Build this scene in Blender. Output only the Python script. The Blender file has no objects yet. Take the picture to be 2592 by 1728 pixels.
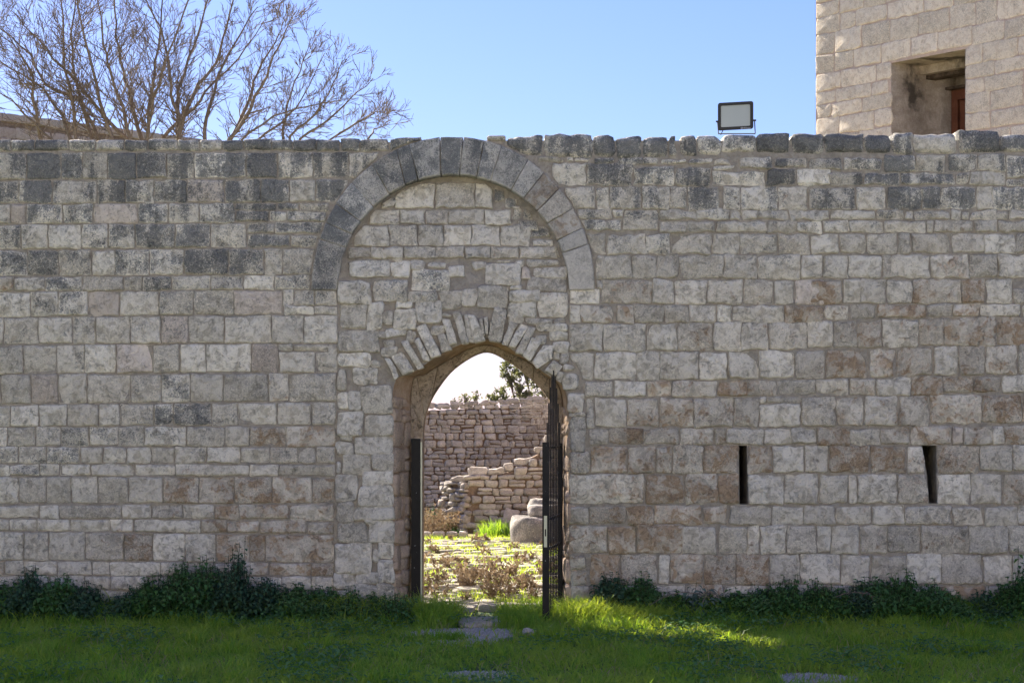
import bpy, math, random
import numpy as np
from mathutils import Vector, Matrix, noise
from mathutils.geometry import tessellate_polygon

random.seed(7)
rng = np.random.default_rng(7)
scene = bpy.context.scene
COL = scene.collection

# ------------------------------------------------------------------ camera
F = 5220.0; D = 18.0; EYE = 1.73; PX = 1296.0; PY = 1058.0
cam_d = bpy.data.cameras.new('camera')
cam_d.sensor_width = 36.0; cam_d.sensor_fit = 'HORIZONTAL'
cam_d.lens = 36.0 * F / 2592.0
cam_d.shift_y = (PY - 864.0) / 2592.0
cam_d.clip_start = 0.1; cam_d.clip_end = 3000
cam = bpy.data.objects.new('camera', cam_d); COL.objects.link(cam)
cam.location = (0, -D, EYE); cam.rotation_euler = (math.pi / 2, 0, 0)
scene.camera = cam

# ------------------------------------------------------------------ sky + sun
SUN_EL = math.radians(30.5)
sun_h = Vector((-0.575, 0.818, 0)).normalized()           # horizontal direction towards the sun
SUN_DIR = Vector((sun_h.x * math.cos(SUN_EL), sun_h.y * math.cos(SUN_EL), math.sin(SUN_EL)))
world = bpy.data.worlds.new('World'); scene.world = world; world.use_nodes = True
wn = world.node_tree.nodes; wl = world.node_tree.links
sky = wn.new('ShaderNodeTexSky'); sky.sky_type = 'NISHITA'; sky.sun_disc = False
sky.sun_elevation = SUN_EL; sky.sun_rotation = math.atan2(sun_h.x, sun_h.y)
sky.air_density = 1.0; sky.dust_density = 0.3; sky.ozone_density = 9.0; sky.altitude = 0
hue = wn.new('ShaderNodeMix'); hue.data_type = 'RGBA'; hue.blend_type = 'MULTIPLY'; hue.inputs[0].default_value = 1.0
hue.inputs[7].default_value = (1.12, 0.865, 0.97, 1)             # one even tint over the whole sky
wl.new(sky.outputs[0], hue.inputs[6]); wl.new(hue.outputs[2], wn['Background'].inputs[0]); wn['Background'].inputs[1].default_value = 0.05
sd = bpy.data.lights.new('sun', 'SUN'); sd.energy = 5.0; sd.angle = math.radians(0.5); sd.color = (1, 0.9, 0.76)
sun = bpy.data.objects.new('sun', sd); COL.objects.link(sun)
sun.rotation_euler = (-SUN_DIR).to_track_quat('-Z', 'Y').to_euler()
vs = scene.view_settings
vs.view_transform = 'Standard'; vs.look = 'None'; vs.gamma = 1.0; vs.use_curve_mapping = False
vs.exposure = 1.85

# ------------------------------------------------------------------ helpers
def P(px, py, y=0.0):
    k = (D + y) / F
    return Vector(((px - PX) * k, y, EYE - (py - PY) * k))
def X(px, y=0.0): return (px - PX) * (D + y) / F
def Z(py, y=0.0): return EYE - (py - PY) * (D + y) / F
def ground_y(py): return F * EYE / (py - PY) - D          # depth of a point of flat ground seen at py

def mesh_obj(name, verts, faces, mat, parent=None, smooth=False, edge=None, col=None):
    me = bpy.data.meshes.new(name)
    me.from_pydata([tuple(v) for v in verts], [], faces)
    if edge is not None:
        a = me.attributes.new('edge', 'FLOAT', 'POINT'); a.data.foreach_set('value', edge)
    if smooth: me.polygons.foreach_set('use_smooth', [True] * len(me.polygons))
    me.materials.append(mat); me.update()
    o = bpy.data.objects.new(name, me); COL.objects.link(o)
    if parent is not None: o.parent = parent
    if col is not None: o.color = col
    return o

def np_obj(name, verts, tris, mat, parent=None, tint=None, smooth=False):
    verts = np.asarray(verts, dtype=np.float32).reshape(-1, 3)
    tris = np.asarray(tris, dtype=np.int32).reshape(-1, 3)
    me = bpy.data.meshes.new(name)
    me.vertices.add(len(verts)); me.vertices.foreach_set('co', verts.ravel())
    me.loops.add(tris.size); me.loops.foreach_set('vertex_index', tris.ravel())
    me.polygons.add(len(tris)); me.polygons.foreach_set('loop_start', np.arange(0, tris.size, 3, dtype=np.int32))
    if tint is not None:
        a = me.attributes.new('tint', 'FLOAT', 'POINT'); a.data.foreach_set('value', np.asarray(tint, dtype=np.float32))
    me.update(calc_edges=True)
    if smooth: me.polygons.foreach_set('use_smooth', np.ones(len(tris), dtype=bool))
    me.materials.append(mat)
    o = bpy.data.objects.new(name, me); COL.objects.link(o)
    if parent is not None: o.parent = parent
    return o

def tag(o, label=None, cat=None, group=None, kind=None):
    if label: o['label'] = label
    if cat: o['category'] = cat
    if group: o['group'] = group
    if kind: o['kind'] = kind
    return o
def thing(name, label, cat, group=None, loc=(0, 0, 0)):
    o = bpy.data.objects.new(name, None); COL.objects.link(o); o.location = loc
    o.empty_display_size = 0.2
    return tag(o, label, cat, group)

# ------------------------------------------------------------------ materials
def new_mat(name):
    m = bpy.data.materials.new(name); m.use_nodes = True
    nt = m.node_tree; b = nt.nodes['Principled BSDF']
    b.inputs['Specular IOR Level'].default_value = 0.25
    return m, nt, b
class N:
    """small node helper"""
    def __init__(s, nt): s.nt = nt
    def node(s, t, **kw):
        n = s.nt.nodes.new(t)
        for k, v in kw.items(): setattr(n, k, v)
        return n
    def link(s, a, b): s.nt.links.new(a, b)
    def put(s, sock, v):
        if hasattr(v, 'is_output'): s.link(v, sock)
        else: sock.default_value = v
    def math(s, op, a, b=0.0, c=0.0, clamp=False):
        n = s.node('ShaderNodeMath', operation=op); n.use_clamp = clamp
        s.put(n.inputs[0], a); s.put(n.inputs[1], b); s.put(n.inputs[2], c)
        return n.outputs[0]
    def noise(s, vec, scale, detail=4, rough=0.6, dist=0.0):
        n = s.node('ShaderNodeTexNoise')
        n.inputs['Scale'].default_value = scale; n.inputs['Detail'].default_value = detail
        n.inputs['Roughness'].default_value = rough; n.inputs['Distortion'].default_value = dist
        s.link(vec, n.inputs['Vector']); return n.outputs[0]
    def mix(s, f, a, b):
        n = s.node('ShaderNodeMix', data_type='RGBA')
        s.put(n.inputs[0], f)
        for i, v in ((6, a), (7, b)):
            if hasattr(v, 'is_output'): s.link(v, n.inputs[i])
            else: n.inputs[i].default_value = (*v, 1)
        return n.outputs[2]
    def mul(s, c, f):
        n = s.node('ShaderNodeVectorMath', operation='SCALE')
        s.put(n.inputs[0], c); s.put(n.inputs[3], f); return n.outputs[0]
    def bump(s, h, strength, dist, normal=None):
        n = s.node('ShaderNodeBump'); n.inputs['Strength'].default_value = strength
        n.inputs['Distance'].default_value = dist; s.link(h, n.inputs['Height'])
        if normal is not None: s.link(normal, n.inputs['Normal'])
        return n.outputs[0]
    def ramp(s, v, lo, hi):                                 # clamp((v-lo)/(hi-lo))
        n = s.node('ShaderNodeMapRange', interpolation_type='SMOOTHSTEP')
        s.put(n.inputs[0], v); s.put(n.inputs[1], lo); s.put(n.inputs[2], hi)
        return n.outputs[0]

def stone_material(name, pale1, pale2, dark, rust, pinkc, fine=36.0, bump=0.9, val=(1.0, 1.25), top=None):
    m, nt, b = new_mat(name); h = N(nt)
    geo = h.node('ShaderNodeNewGeometry'); oi = h.node('ShaderNodeObjectInfo')
    off = h.node('ShaderNodeVectorMath', operation='SCALE')
    comb = h.node('ShaderNodeCombineXYZ')
    h.link(oi.outputs['Random'], comb.inputs[0]); h.link(oi.outputs['Random'], comb.inputs[2])
    h.link(comb.outputs[0], off.inputs[0]); off.inputs[3].default_value = 37.0
    add = h.node('ShaderNodeVectorMath', operation='ADD')
    h.link(geo.outputs['Position'], add.inputs[0]); h.link(off.outputs[0], add.inputs[1])
    v = add.outputs[0]
    sep = h.node('ShaderNodeSeparateColor'); h.link(oi.outputs['Color'], sep.inputs[0])
    dk, ru, pk = sep.outputs[0], sep.outputs[1], sep.outputs[2]
    ed = h.node('ShaderNodeAttribute', attribute_name='edge').outputs['Fac']
    hi = h.noise(v, fine, 5, 0.68, 2.2); lo = h.noise(geo.outputs['Position'], 5.0, 5, 0.62, 0.5); vf = h.noise(v, 150, 3, 0.6)
    md = h.noise(v, 15, 5, 0.65, 0.6)
    base = h.mix(h.ramp(md, 0.36, 0.56), pale1, pale2)
    smudge = h.ramp(h.math('ADD', h.math('MULTIPLY', lo, 0.5), h.math('MULTIPLY', h.noise(v, 28, 6, 0.7, 1.0), 0.5)), 0.47, 0.6)
    base = h.mix(h.math('MULTIPLY', smudge, 0.24), base, h.mul(base, 0.55))
    r2 = h.math('FRACT', h.math('MULTIPLY', oi.outputs['Random'], 13.7))
    base = h.mix(h.math('MULTIPLY', r2, 0.35), base, (0.54, 0.475, 0.375))
    base = h.mix(h.math('MULTIPLY', pk, 0.8), base, pinkc)
    # rust: soft warm wash plus sharper ochre stains
    rn = h.math('ADD', h.math('MULTIPLY', md, 0.55), h.math('MULTIPLY', lo, 0.45))
    thr = h.math('SUBTRACT', 0.72, h.math('MULTIPLY', ru, 0.42))
    rm = h.ramp(rn, thr, h.math('ADD', thr, 0.13))
    base = h.mix(h.math('MULTIPLY', ru, 0.25), base, h.mix(0.5, base, rust))
    base = h.mix(h.math('MULTIPLY', rm, 0.8), base, rust)
    # grey lichen film: speckled by the fine noise, clouded by the coarse one; arrises are worn pale
    n = h.math('ADD', h.math('MULTIPLY', hi, 0.62), h.math('MULTIPLY', lo, 0.38))
    if top:
        sepp = h.node('ShaderNodeSeparateXYZ'); h.link(geo.outputs['Position'], sepp.inputs[0])
        mp = h.node('ShaderNodeMapping'); mp.inputs['Scale'].default_value = (3.2, 3.2, 0.55); h.link(geo.outputs['Position'], mp.inputs['Vector'])
        run = h.ramp(h.noise(mp.outputs[0], 1.6, 5, 0.6, 0.3), 0.42, 0.66)          # rain streaks and lichen spreading down from the coping
        run = h.math('MULTIPLY', h.math('MULTIPLY', run, h.ramp(sepp.outputs[2], top[0], top[1])), top[2])
        dk = h.math('ADD', h.math('MULTIPLY', dk, 0.85), run)
    dke = h.math('SUBTRACT', dk, h.math('MULTIPLY', ed, 0.22))
    thr = h.math('SUBTRACT', 0.66, h.math('MULTIPLY', dke, 0.34))
    dm = h.ramp(n, thr, h.math('ADD', thr, 0.12))
    base = h.mix(h.math('MULTIPLY', dm, 0.88), base, dark)
    fleck = h.ramp(h.noise(v, fine * 1.7, 3, 0.6, 2.5), 0.52, 0.62)
    base = h.mix(h.math('MULTIPLY', h.math('MULTIPLY', fleck, dm), 0.55), base, pale1)
    # small pits and grain
    pit = h.ramp(h.noise(v, 60, 3, 0.5), 0.30, 0.38)
    base = h.mix(h.math('SUBTRACT', 0.45, h.math('MULTIPLY', pit, 0.45)), base, (0.13, 0.11, 0.09))
    fac = h.math('ADD', h.math('MULTIPLY', oi.outputs['Random'], val[1] - val[0]), val[0])
    gr = h.ramp(h.noise(v, 75, 4, 0.75, 0.6), 0.36, 0.64)
    fac = h.math('MULTIPLY', fac, h.math('ADD', 1.0, h.math('MULTIPLY', h.math('SUBTRACT', gr, 0.62), h.math('ADD', 0.06, h.math('MULTIPLY', h.math('POWER', r2, 2.0), 0.45)))))
    cr = h.math('ABSOLUTE', h.math('SUBTRACT', h.noise(v, 11, 5, 0.6, 1.2), 0.5))
    crack = h.math('MULTIPLY', h.math('SUBTRACT', 1.0, h.ramp(cr, 0.0, 0.016)), h.ramp(lo, 0.46, 0.56))
    fac = h.math('MULTIPLY', fac, h.math('SUBTRACT', 1.0, h.math('MULTIPLY', crack, 0.32)))
    h.link(h.mul(base, fac), b.inputs['Base Color'])
    b.inputs['Roughness'].default_value = 0.95
    hh = h.math('ADD', h.math('ADD', h.math('MULTIPLY', hi, 0.5), h.math('MULTIPLY', md, 0.9)), h.math('MULTIPLY', vf, 0.15))
    hh = h.math('SUBTRACT', hh, h.math('MULTIPLY', dm, 0.12))
    hh = h.math('ADD', h.math('SUBTRACT', hh, h.math('MULTIPLY', crack, 0.3)), h.math('MULTIPLY', gr, h.math('MULTIPLY', r2, 0.2)))
    h.link(h.bump(hh, bump, 0.03), b.inputs['Normal'])
    return m

def rough_material(name, c1, c2, c3=None, scale=14.0, bump=0.7, dist=0.03, rough=0.95):
    m, nt, b = new_mat(name); h = N(nt)
    v = h.node('ShaderNodeNewGeometry').outputs['Position']
    a = h.noise(v, scale, 6, 0.65, 0.3); f = h.noise(v, scale * 7, 4, 0.6)
    c = h.mix(h.ramp(a, 0.36, 0.66), c1, c2)
    if c3: c = h.mix(h.ramp(h.noise(v, scale * 0.33, 4, 0.6), 0.5, 0.66), c, c3)
    c = h.mul(c, h.math('ADD', 0.75, h.math('MULTIPLY', f, 0.5)))
    h.link(c, b.inputs['Base Color']); b.inputs['Roughness'].default_value = rough
    h.link(h.bump(h.math('ADD', a, h.math('MULTIPLY', f, 0.35)), bump, dist), b.inputs['Normal'])
    return m

def leaf_material(name, c1, c2, trans=0.35, tcol=None, rough=0.55):
    m, nt, b = new_mat(name); h = N(nt)
    t = h.node('ShaderNodeAttribute', attribute_name='tint').outputs['Fac']
    c = h.mix(t, c1, c2)
    h.link(c, b.inputs['Base Color']); b.inputs['Roughness'].default_value = rough
    tr = h.node('ShaderNodeBsdfTranslucent')
    if tcol: h.link(h.mix(t, tcol[0], tcol[1]), tr.inputs['Color'])
    else: h.link(c, tr.inputs['Color'])
    mx = h.node('ShaderNodeMixShader'); mx.inputs[0].default_value = trans
    h.link(b.outputs[0], mx.inputs[1]); h.link(tr.outputs[0], mx.inputs[2])
    h.link(mx.outputs[0], nt.nodes['Material Output'].inputs[0])
    return m

def flat_material(name, c, rough=0.5, metal=0.0, spec=0.4):
    m, nt, b = new_mat(name)
    b.inputs['Base Color'].default_value = (*c, 1); b.inputs['Roughness'].default_value = rough
    b.inputs['Metallic'].default_value = metal; b.inputs['Specular IOR Level'].default_value = spec
    return m

def painted_metal(name):
    m, nt, b = new_mat(name); h = N(nt)
    v = h.node('ShaderNodeNewGeometry').outputs['Position']
    n = h.ramp(h.noise(v, 38, 4, 0.6), 0.69, 0.72); g = h.noise(v, 9, 5, 0.6)
    c = h.mix(h.ramp(g, 0.35, 0.7), (0.006, 0.0065, 0.009), (0.014, 0.014, 0.017))
    c = h.mix(n, c, (0.35, 0.38, 0.4))
    h.link(c, b.inputs['Base Color']); b.inputs['Roughness'].default_value = 0.55
    h.link(h.bump(g, 0.15, 0.01), b.inputs['Normal'])
    return m

M = {}
M['ashlar'] = stone_material('limestone', (0.53, 0.487, 0.40), (0.83, 0.785, 0.685), (0.125, 0.136, 0.146), (0.365, 0.24, 0.135), (0.57, 0.46, 0.40), top=(2.85, 3.9, 0.5))
M['arch'] = stone_material('arch_limestone', (0.38, 0.37, 0.345), (0.52, 0.505, 0.47), (0.10, 0.112, 0.123), (0.27, 0.21, 0.15), (0.42, 0.36, 0.33), fine=48, bump=0.5, val=(0.95, 1.2), top=(3.0, 4.3, 0.25))
M['tower'] = stone_material('tower_limestone', (0.69, 0.575, 0.445), (0.82, 0.72, 0.585), (0.27, 0.21, 0.16), (0.42, 0.28, 0.15), (0.5, 0.4, 0.33), val=(1.05, 1.2), bump=0.45)
M['rubble'] = stone_material('rubble_limestone', (0.40, 0.365, 0.325), (0.54, 0.505, 0.46), (0.19, 0.18, 0.17), (0.36, 0.24, 0.15), (0.42, 0.33, 0.29), fine=22, bump=0.5, val=(0.85, 1.3))
M['paving'] = stone_material('paving_limestone', (0.36, 0.325, 0.245), (0.48, 0.44, 0.345), (0.2, 0.18, 0.13), (0.3, 0.26, 0.12), (0.45, 0.38, 0.33), fine=22, bump=0.5)
M['mortar'] = rough_material('lime_mortar', (0.33, 0.295, 0.25), (0.45, 0.405, 0.345), (0.29, 0.265, 0.23), scale=18, bump=0.9)
M['tower_mortar'] = rough_material('tower_mortar', (0.56, 0.42, 0.33), (0.66, 0.52, 0.42), None, scale=12, bump=0.5)
M['earth_mortar'] = rough_material('earth_mortar', (0.20, 0.14, 0.10), (0.30, 0.22, 0.16), None, scale=14, bump=0.8)
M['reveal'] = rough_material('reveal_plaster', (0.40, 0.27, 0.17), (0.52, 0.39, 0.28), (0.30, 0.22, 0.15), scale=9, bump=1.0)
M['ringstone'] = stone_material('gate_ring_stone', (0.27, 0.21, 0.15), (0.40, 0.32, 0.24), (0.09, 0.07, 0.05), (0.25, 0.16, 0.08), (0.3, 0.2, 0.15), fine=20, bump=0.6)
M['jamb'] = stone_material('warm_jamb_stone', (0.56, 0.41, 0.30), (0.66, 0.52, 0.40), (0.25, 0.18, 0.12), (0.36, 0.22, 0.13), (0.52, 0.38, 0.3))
M['iron'] = painted_metal('black_painted_iron')
M['zinc'] = flat_material('galvanised_steel', (0.42, 0.45, 0.40), 0.45, 0.6)
M['black_plastic'] = flat_material('black_housing', (0.02, 0.02, 0.02), 0.5)
M['lens'] = flat_material('frosted_lens', (0.42, 0.46, 0.44), 0.35, 0, 0.5)
M['print'] = flat_material('pale_print', (0.75, 0.76, 0.76), 0.6)
M['wood'] = rough_material('red_brown_wood', (0.14, 0.052, 0.03), (0.20, 0.08, 0.045), None, scale=6, bump=0.1, rough=0.5)
M['old_timber'] = rough_material('old_timber', (0.05, 0.035, 0.025), (0.16, 0.12, 0.09), None, scale=9, bump=0.5)
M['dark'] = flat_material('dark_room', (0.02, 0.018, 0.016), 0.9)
M['bark'] = rough_material('twig_bark', (0.17, 0.138, 0.112), (0.27, 0.222, 0.18), None, scale=30, bump=0.4)
M['plaster'] = rough_material('stained_plaster', (0.36, 0.30, 0.24), (0.50, 0.43, 0.36), (0.10, 0.085, 0.07), scale=7, bump=0.8)

# ------------------------------------------------------------------ stone builder
class Frame:
    """maps (a along the face, b up the face, out of the face) to the world"""
    def __init__(s, o, u, v, n): s.o, s.u, s.v, s.n = Vector(o), Vector(u), Vector(v), Vector(n)
    def __call__(s, a, b, h=0.0): return s.o + s.u * a + s.v * b + s.n * h
WALL = Frame((0, 0, 0), (1, 0, 0), (0, 0, 1), (0, -1, 0))

def densify(poly, step):
    out = []
    for i, p in enumerate(poly):
        q = poly[(i + 1) % len(poly)]
        L = math.hypot(q[0] - p[0], q[1] - p[1]); k = max(1, int(round(L / step)))
        for j in range(k): t = j / k; out.append((p[0] + (q[0] - p[0]) * t, p[1] + (q[1] - p[1]) * t))
    return out
def inset(poly, d):
    xs = [p[0] for p in poly]; ys = [p[1] for p in poly]
    cx, cy = (min(xs) + max(xs)) / 2, (min(ys) + max(ys)) / 2
    hx, hy = max(1e-4, (max(xs) - min(xs)) / 2), max(1e-4, (max(ys) - min(ys)) / 2)
    kx, ky = max(0.15, 1 - d / hx), max(0.15, 1 - d / hy)
    return [(cx + (x - cx) * kx, cy + (y - cy) * ky) for x, y in poly]
def round_corners(poly, r):
    out = []
    n = len(poly)
    for i in range(n):
        p0, p, q = Vector(poly[i - 1]), Vector(poly[i]), Vector(poly[(i + 1) % n])
        a, c = (p0 - p), (q - p)
        rr = r * random.uniform(0.4, 1.7)
        ra, rc = min(rr, a.length * 0.42), min(rr, c.length * 0.42)
        pa, pc = p + a.normalized() * ra, p + c.normalized() * rc
        out.append(tuple(pa)); out.append(tuple((pa + pc) * 0.25 + p * 0.5)); out.append(tuple(pc))
    return out
def area(poly):
    return 0.5 * sum(poly[i][0] * poly[(i + 1) % len(poly)][1] - poly[(i + 1) % len(poly)][0] * poly[i][1] for i in range(len(poly)))

def stone_geo(poly, fr, gap=0.0048, proud=0.012, depth=0.05, bevel=0.007, jit=0.006, corner=0.016, step=0.065, relief=0.010):
    """one dressed or rubble stone from its outline on a face: sides, worn arris and an uneven front"""
    if area(poly) < 0: poly = poly[::-1]
    poly = inset(poly, gap)
    if corner > 0: poly = round_corners(poly, corner)
    poly = densify(poly, step)
    cx = sum(p[0] for p in poly) / len(poly); cy = sum(p[1] for p in poly) / len(poly)
    sj = random.uniform(0, 90)
    poly = [(x + 2.2 * jit * noise.noise(Vector((x * 14, y * 14, sj))), y + 2.2 * jit * noise.noise(Vector((x * 14, y * 14, sj + 7)))) for x, y in poly]
    n = len(poly)
    hx = max(abs(p[0] - cx) for p in poly); hy = max(abs(p[1] - cy) for p in poly)
    bev = min(bevel, 0.35 * min(hx, hy))
    r2 = inset(poly, bev); r3 = inset(r2, min(0.010, 0.3 * min(hx, hy)))
    tx, ty = random.gauss(0, relief * 0.5), random.gauss(0, relief * 0.5)
    tilt = lambda x, y: tx * (x - cx) / hx + ty * (y - cy) / hy
    V = []; E = []
    for x, y in poly: V.append(fr(x, y, -depth)); E.append(1.0)
    for x, y in poly: V.append(fr(x, y, proud - bev * 0.75)); E.append(1.0)
    so = random.uniform(0, 90)
    rel = lambda x, y: relief * 0.9 * noise.noise(Vector((x * 8, y * 8, so)))
    for x, y in r2: V.append(fr(x, y, proud + tilt(x, y) + rel(x, y))); E.append(0.5)
    for x, y in r3: V.append(fr(x, y, proud + tilt(x, y) + rel(x, y) + relief * 0.35)); E.append(0.0)
    V.append(fr(cx, cy, proud + rel(cx, cy) + relief * 0.4)); E.append(0.0)
    Fc = []
    for k in range(3):
        a, c = k * n, (k + 1) * n
        for i in range(n):
            j = (i + 1) % n
            Fc.append((a + i, a + j, c + j, c + i))
    for i in range(n): Fc.append((3 * n + i, 3 * n + (i + 1) % n, 4 * n))
    Fc.append(tuple(range(n - 1, -1, -1)))
    return V, Fc, E
def stone(name, poly, fr, mat, parent, col=(0, 0, 0, 1), **kw):
    V, Fc, E = stone_geo(poly, fr, **kw)
    c = Vector((0, 0, 0))
    for v in V: c += v
    c /= len(V)
    o = mesh_obj(name, [v - c for v in V], Fc, mat, parent, True, E, col)
    o.location = c
    return o
class Joined:
    """stones past the limit of single objects, in one mesh"""
    def __init__(s): s.V, s.F, s.E = [], [], []
    def add(s, g):
        b = len(s.V); s.V += g[0]; s.F += [tuple(i + b for i in f) for f in g[1]]; s.E += g[2]
    def build(s, name, mat, parent, col=(0.2, 0.2, 0, 1)):
        if not s.V: return None
        return tag(mesh_obj(name, s.V, s.F, mat, parent, True, s.E, col), kind='stuff')

def w2(pts, ox=0.0, oy=0.0, s=1.0):
    """outline in photo pixels (of an enlarged view: origin and scale) -> metres on the wall face"""
    out = []
    for x, y in pts:
        p = P(ox + x * s, oy + y * s); out.append((p.x, p.z))
    return out

# ------------------------------------------------------------------ ground sheets
M['ground'] = rough_material('grassy_soil', (0.07, 0.12, 0.03), (0.11, 0.16, 0.045), (0.12, 0.11, 0.06), scale=5, bump=0.6)
M['yard_ground'] = rough_material('courtyard_soil', (0.22, 0.20, 0.08), (0.34, 0.29, 0.15), (0.17, 0.19, 0.05), scale=7, bump=0.6)
M['gravel_bed'] = rough_material('gravel_bed', (0.36, 0.31, 0.25), (0.50, 0.44, 0.36), None, scale=40, bump=0.9, dist=0.02)
M['pale_track'] = rough_material('pale_gravel_track', (0.34, 0.32, 0.28), (0.46, 0.44, 0.40), (0.2, 0.22, 0.12), scale=3, bump=0.5)
g = mesh_obj('ground', [(-900, -900, 0), (900, -900, 0), (900, 900, 0), (-900, 900, 0)], [(0, 1, 2, 3)], M['ground'])
tag(g, 'flat grassy ground on both sides of the wall', None, kind='structure')
yard = mesh_obj('courtyard_ground', [(-9, 0.62, 0.004), (3.2, 0.62, 0.004), (9, 6, 0.004), (9, 24, 0.004), (-9, 24, 0.004)], [(0, 1, 2, 3, 4)], M['yard_ground'])
tag(yard, 'dry sunlit courtyard ground behind the gate', None, kind='structure')
trk = mesh_obj('gravel_track', [(-40, -15, 0.004), (40, -15, 0.004), (40, -6.6, 0.004), (-40, -6.6, 0.004)], [(0, 1, 2, 3)], M['pale_track'])
tag(trk, 'pale gravel track in front of the grass strip', None, kind='structure')

# unseen house added behind the camera to throw warm sunlight back on the wall
M['cream'] = rough_material('cream_plaster', (0.70, 0.65, 0.56), (0.76, 0.71, 0.62), (0.62, 0.56, 0.47), scale=1.2, bump=0.3)
hs = bpy.data.objects.new('added_fill_house', None); COL.objects.link(hs); hs.location = (0, -31, 0)
tag(hs, 'long cream house added out of view to bounce warm light onto the gate wall', None, kind='structure')
hv = []; hf = []
openings = [[(-18 + 6 * k, 0.9), (-16.9 + 6 * k, 0.9), (-16.9 + 6 * k, 2.6), (-18 + 6 * k, 2.6)] for k in range(7)] + [[(-18 + 6 * k, 5.0), (-16.9 + 6 * k, 5.0), (-16.9 + 6 * k, 6.6), (-18 + 6 * k, 6.6)] for k in range(7)]
loops = [[(-21, 0), (21, 0), (21, 8.6), (-21, 8.6)]] + openings
for lp_ in loops: hv += [(a, 0, b) for a, b in lp_]
hf = [tuple(t) for t in tessellate_polygon([[Vector((a, b, 0)) for a, b in lp_] for lp_ in loops])]
nb_ = len(hv); hv += [(-21, -7, 0), (21, -7, 0), (21, -7, 8.6), (-21, -7, 8.6)]
hf += [(1, nb_ + 1, nb_ + 2, 2), (0, 3, nb_ + 3, nb_), (3, 2, nb_ + 2, nb_ + 3), (nb_, nb_ + 3, nb_ + 2, nb_ + 1)]
mesh_obj('fill_house_wall', hv, hf, M['cream'], hs)
for op in openings:
    mesh_obj('fill_house_shutter', [(a, -0.15, b) for a, b in op], [(0, 1, 2, 3)], M['wood'], hs)

# ------------------------------------------------------------------ gate wall
wall = thing('gate_wall', 'long weathered limestone wall with a filled round arch and pointed gateway', 'wall')
AC = (1147.0, 735.0); AI = 292.0; AO = (359.0, 389.0)          # big arch: centre, inner radius, outer half axes (photo pixels)

def push_out(pts, side, m=4.0):
    """trim a block against the outer edge of the big arch"""
    out = []
    for x, y in densify(pts, 12):
        a, b = AO[0] + m, AO[1] + m
        if y < AC[1]:
            t = (y - AC[1]) / b
            if abs(t) < 1:
                e = a * math.sqrt(1 - t * t)
                if side == 'L': x = min(x, AC[0] - e)
                elif side == 'R': x = max(x, AC[0] + e)
        if side == 'T':
            t = (x - AC[0]) / a
            if abs(t) < 1: y = min(y, AC[1] - b * math.sqrt(1 - t * t))
        out.append((x, y))
    res = []
    for p in out:
        if not res or math.hypot(p[0] - res[-1][0], p[1] - res[-1][1]) > 3: res.append(p)
    return res
def push_in(pts, m=4.0):
    out = []
    for x, y in densify(pts, 12):
        if y < AC[1]:
            r = AI - m; dy = y - AC[1]
            if abs(dy) < r:
                e = math.sqrt(r * r - dy * dy); x = max(AC[0] - e, min(AC[0] + e, x))
        out.append((x, y))
    res = []
    for p in out:
        if not res or math.hypot(p[0] - res[-1][0], p[1] - res[-1][1]) > 3: res.append(p)
    return res

def tok(t):
    d = int(t[0]) / 9.0
    r = 0.635 if 'r' in t else (0.40 if 'b' in t else 0.05)
    return d, r, (0.55 if 'p' in t else 0.0)

def to_px(pts, view): return [(view[0] + x * view[2], view[1] + y * view[2]) for x, y in pts]
V1 = (0, 320, 900 / 2352); V2 = (0, 780, 900 / 2352); V3 = (0, 1228, 900 / 2352)
V4 = (780, 320, 780 / 2352); V5 = (820, 740, 720 / 2258); V6 = (820, 1200, 720 / 2138)
R1 = (1440, 320, 600 / 1882); R2 = (1992, 320, 600 / 1882); R3 = (1440, 780, 600 / 1882); R4 = (1992, 780, 600 / 1882)
R5 = (1440, 1228, 1152 / 2352)

def block(name, pts, col, side=None, mat='ashlar', **kw):
    if side == 'I': pts = push_in(pts)
    elif side: pts = push_out(pts, side)
    if len(pts) < 3: return
    poly = w2(pts)
    if abs(area(poly)) < 0.0008: return
    kw.setdefault('corner', 0.010 if side is None else 0.004)
    kw.setdefault('proud', random.uniform(0.005, 0.014))
    return stone(name, poly, WALL, M[mat], wall, col, **kw)

def course(view, ys, joints, toks, name='ashlar_block', side=None, **kw):
    """ys = top/bottom at the course's left and right end; joints = x of every joint"""
    ytl, ytr, ybl, ybr = ys
    x0, x1 = joints[0], joints[-1]
    tk = toks.split()
    for i in range(len(joints) - 1):
        a, b = joints[i], joints[i + 1]
        ta, tb = (a - x0) / (x1 - x0), (b - x0) / (x1 - x0)
        j = lambda: random.uniform(-5, 5)
        pts = [(a, ytl + (ytr - ytl) * ta + j()), (b, ytl + (ytr - ytl) * tb + j()),
               (b, ybl + (ybr - ybl) * tb + j()), (a, ybl + (ybr - ybl) * ta + j())]
        d, r, p = tok(tk[i % len(tk)])
        block(name, to_px(pts, view), (d, r, p, 1), side, **kw)

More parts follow.
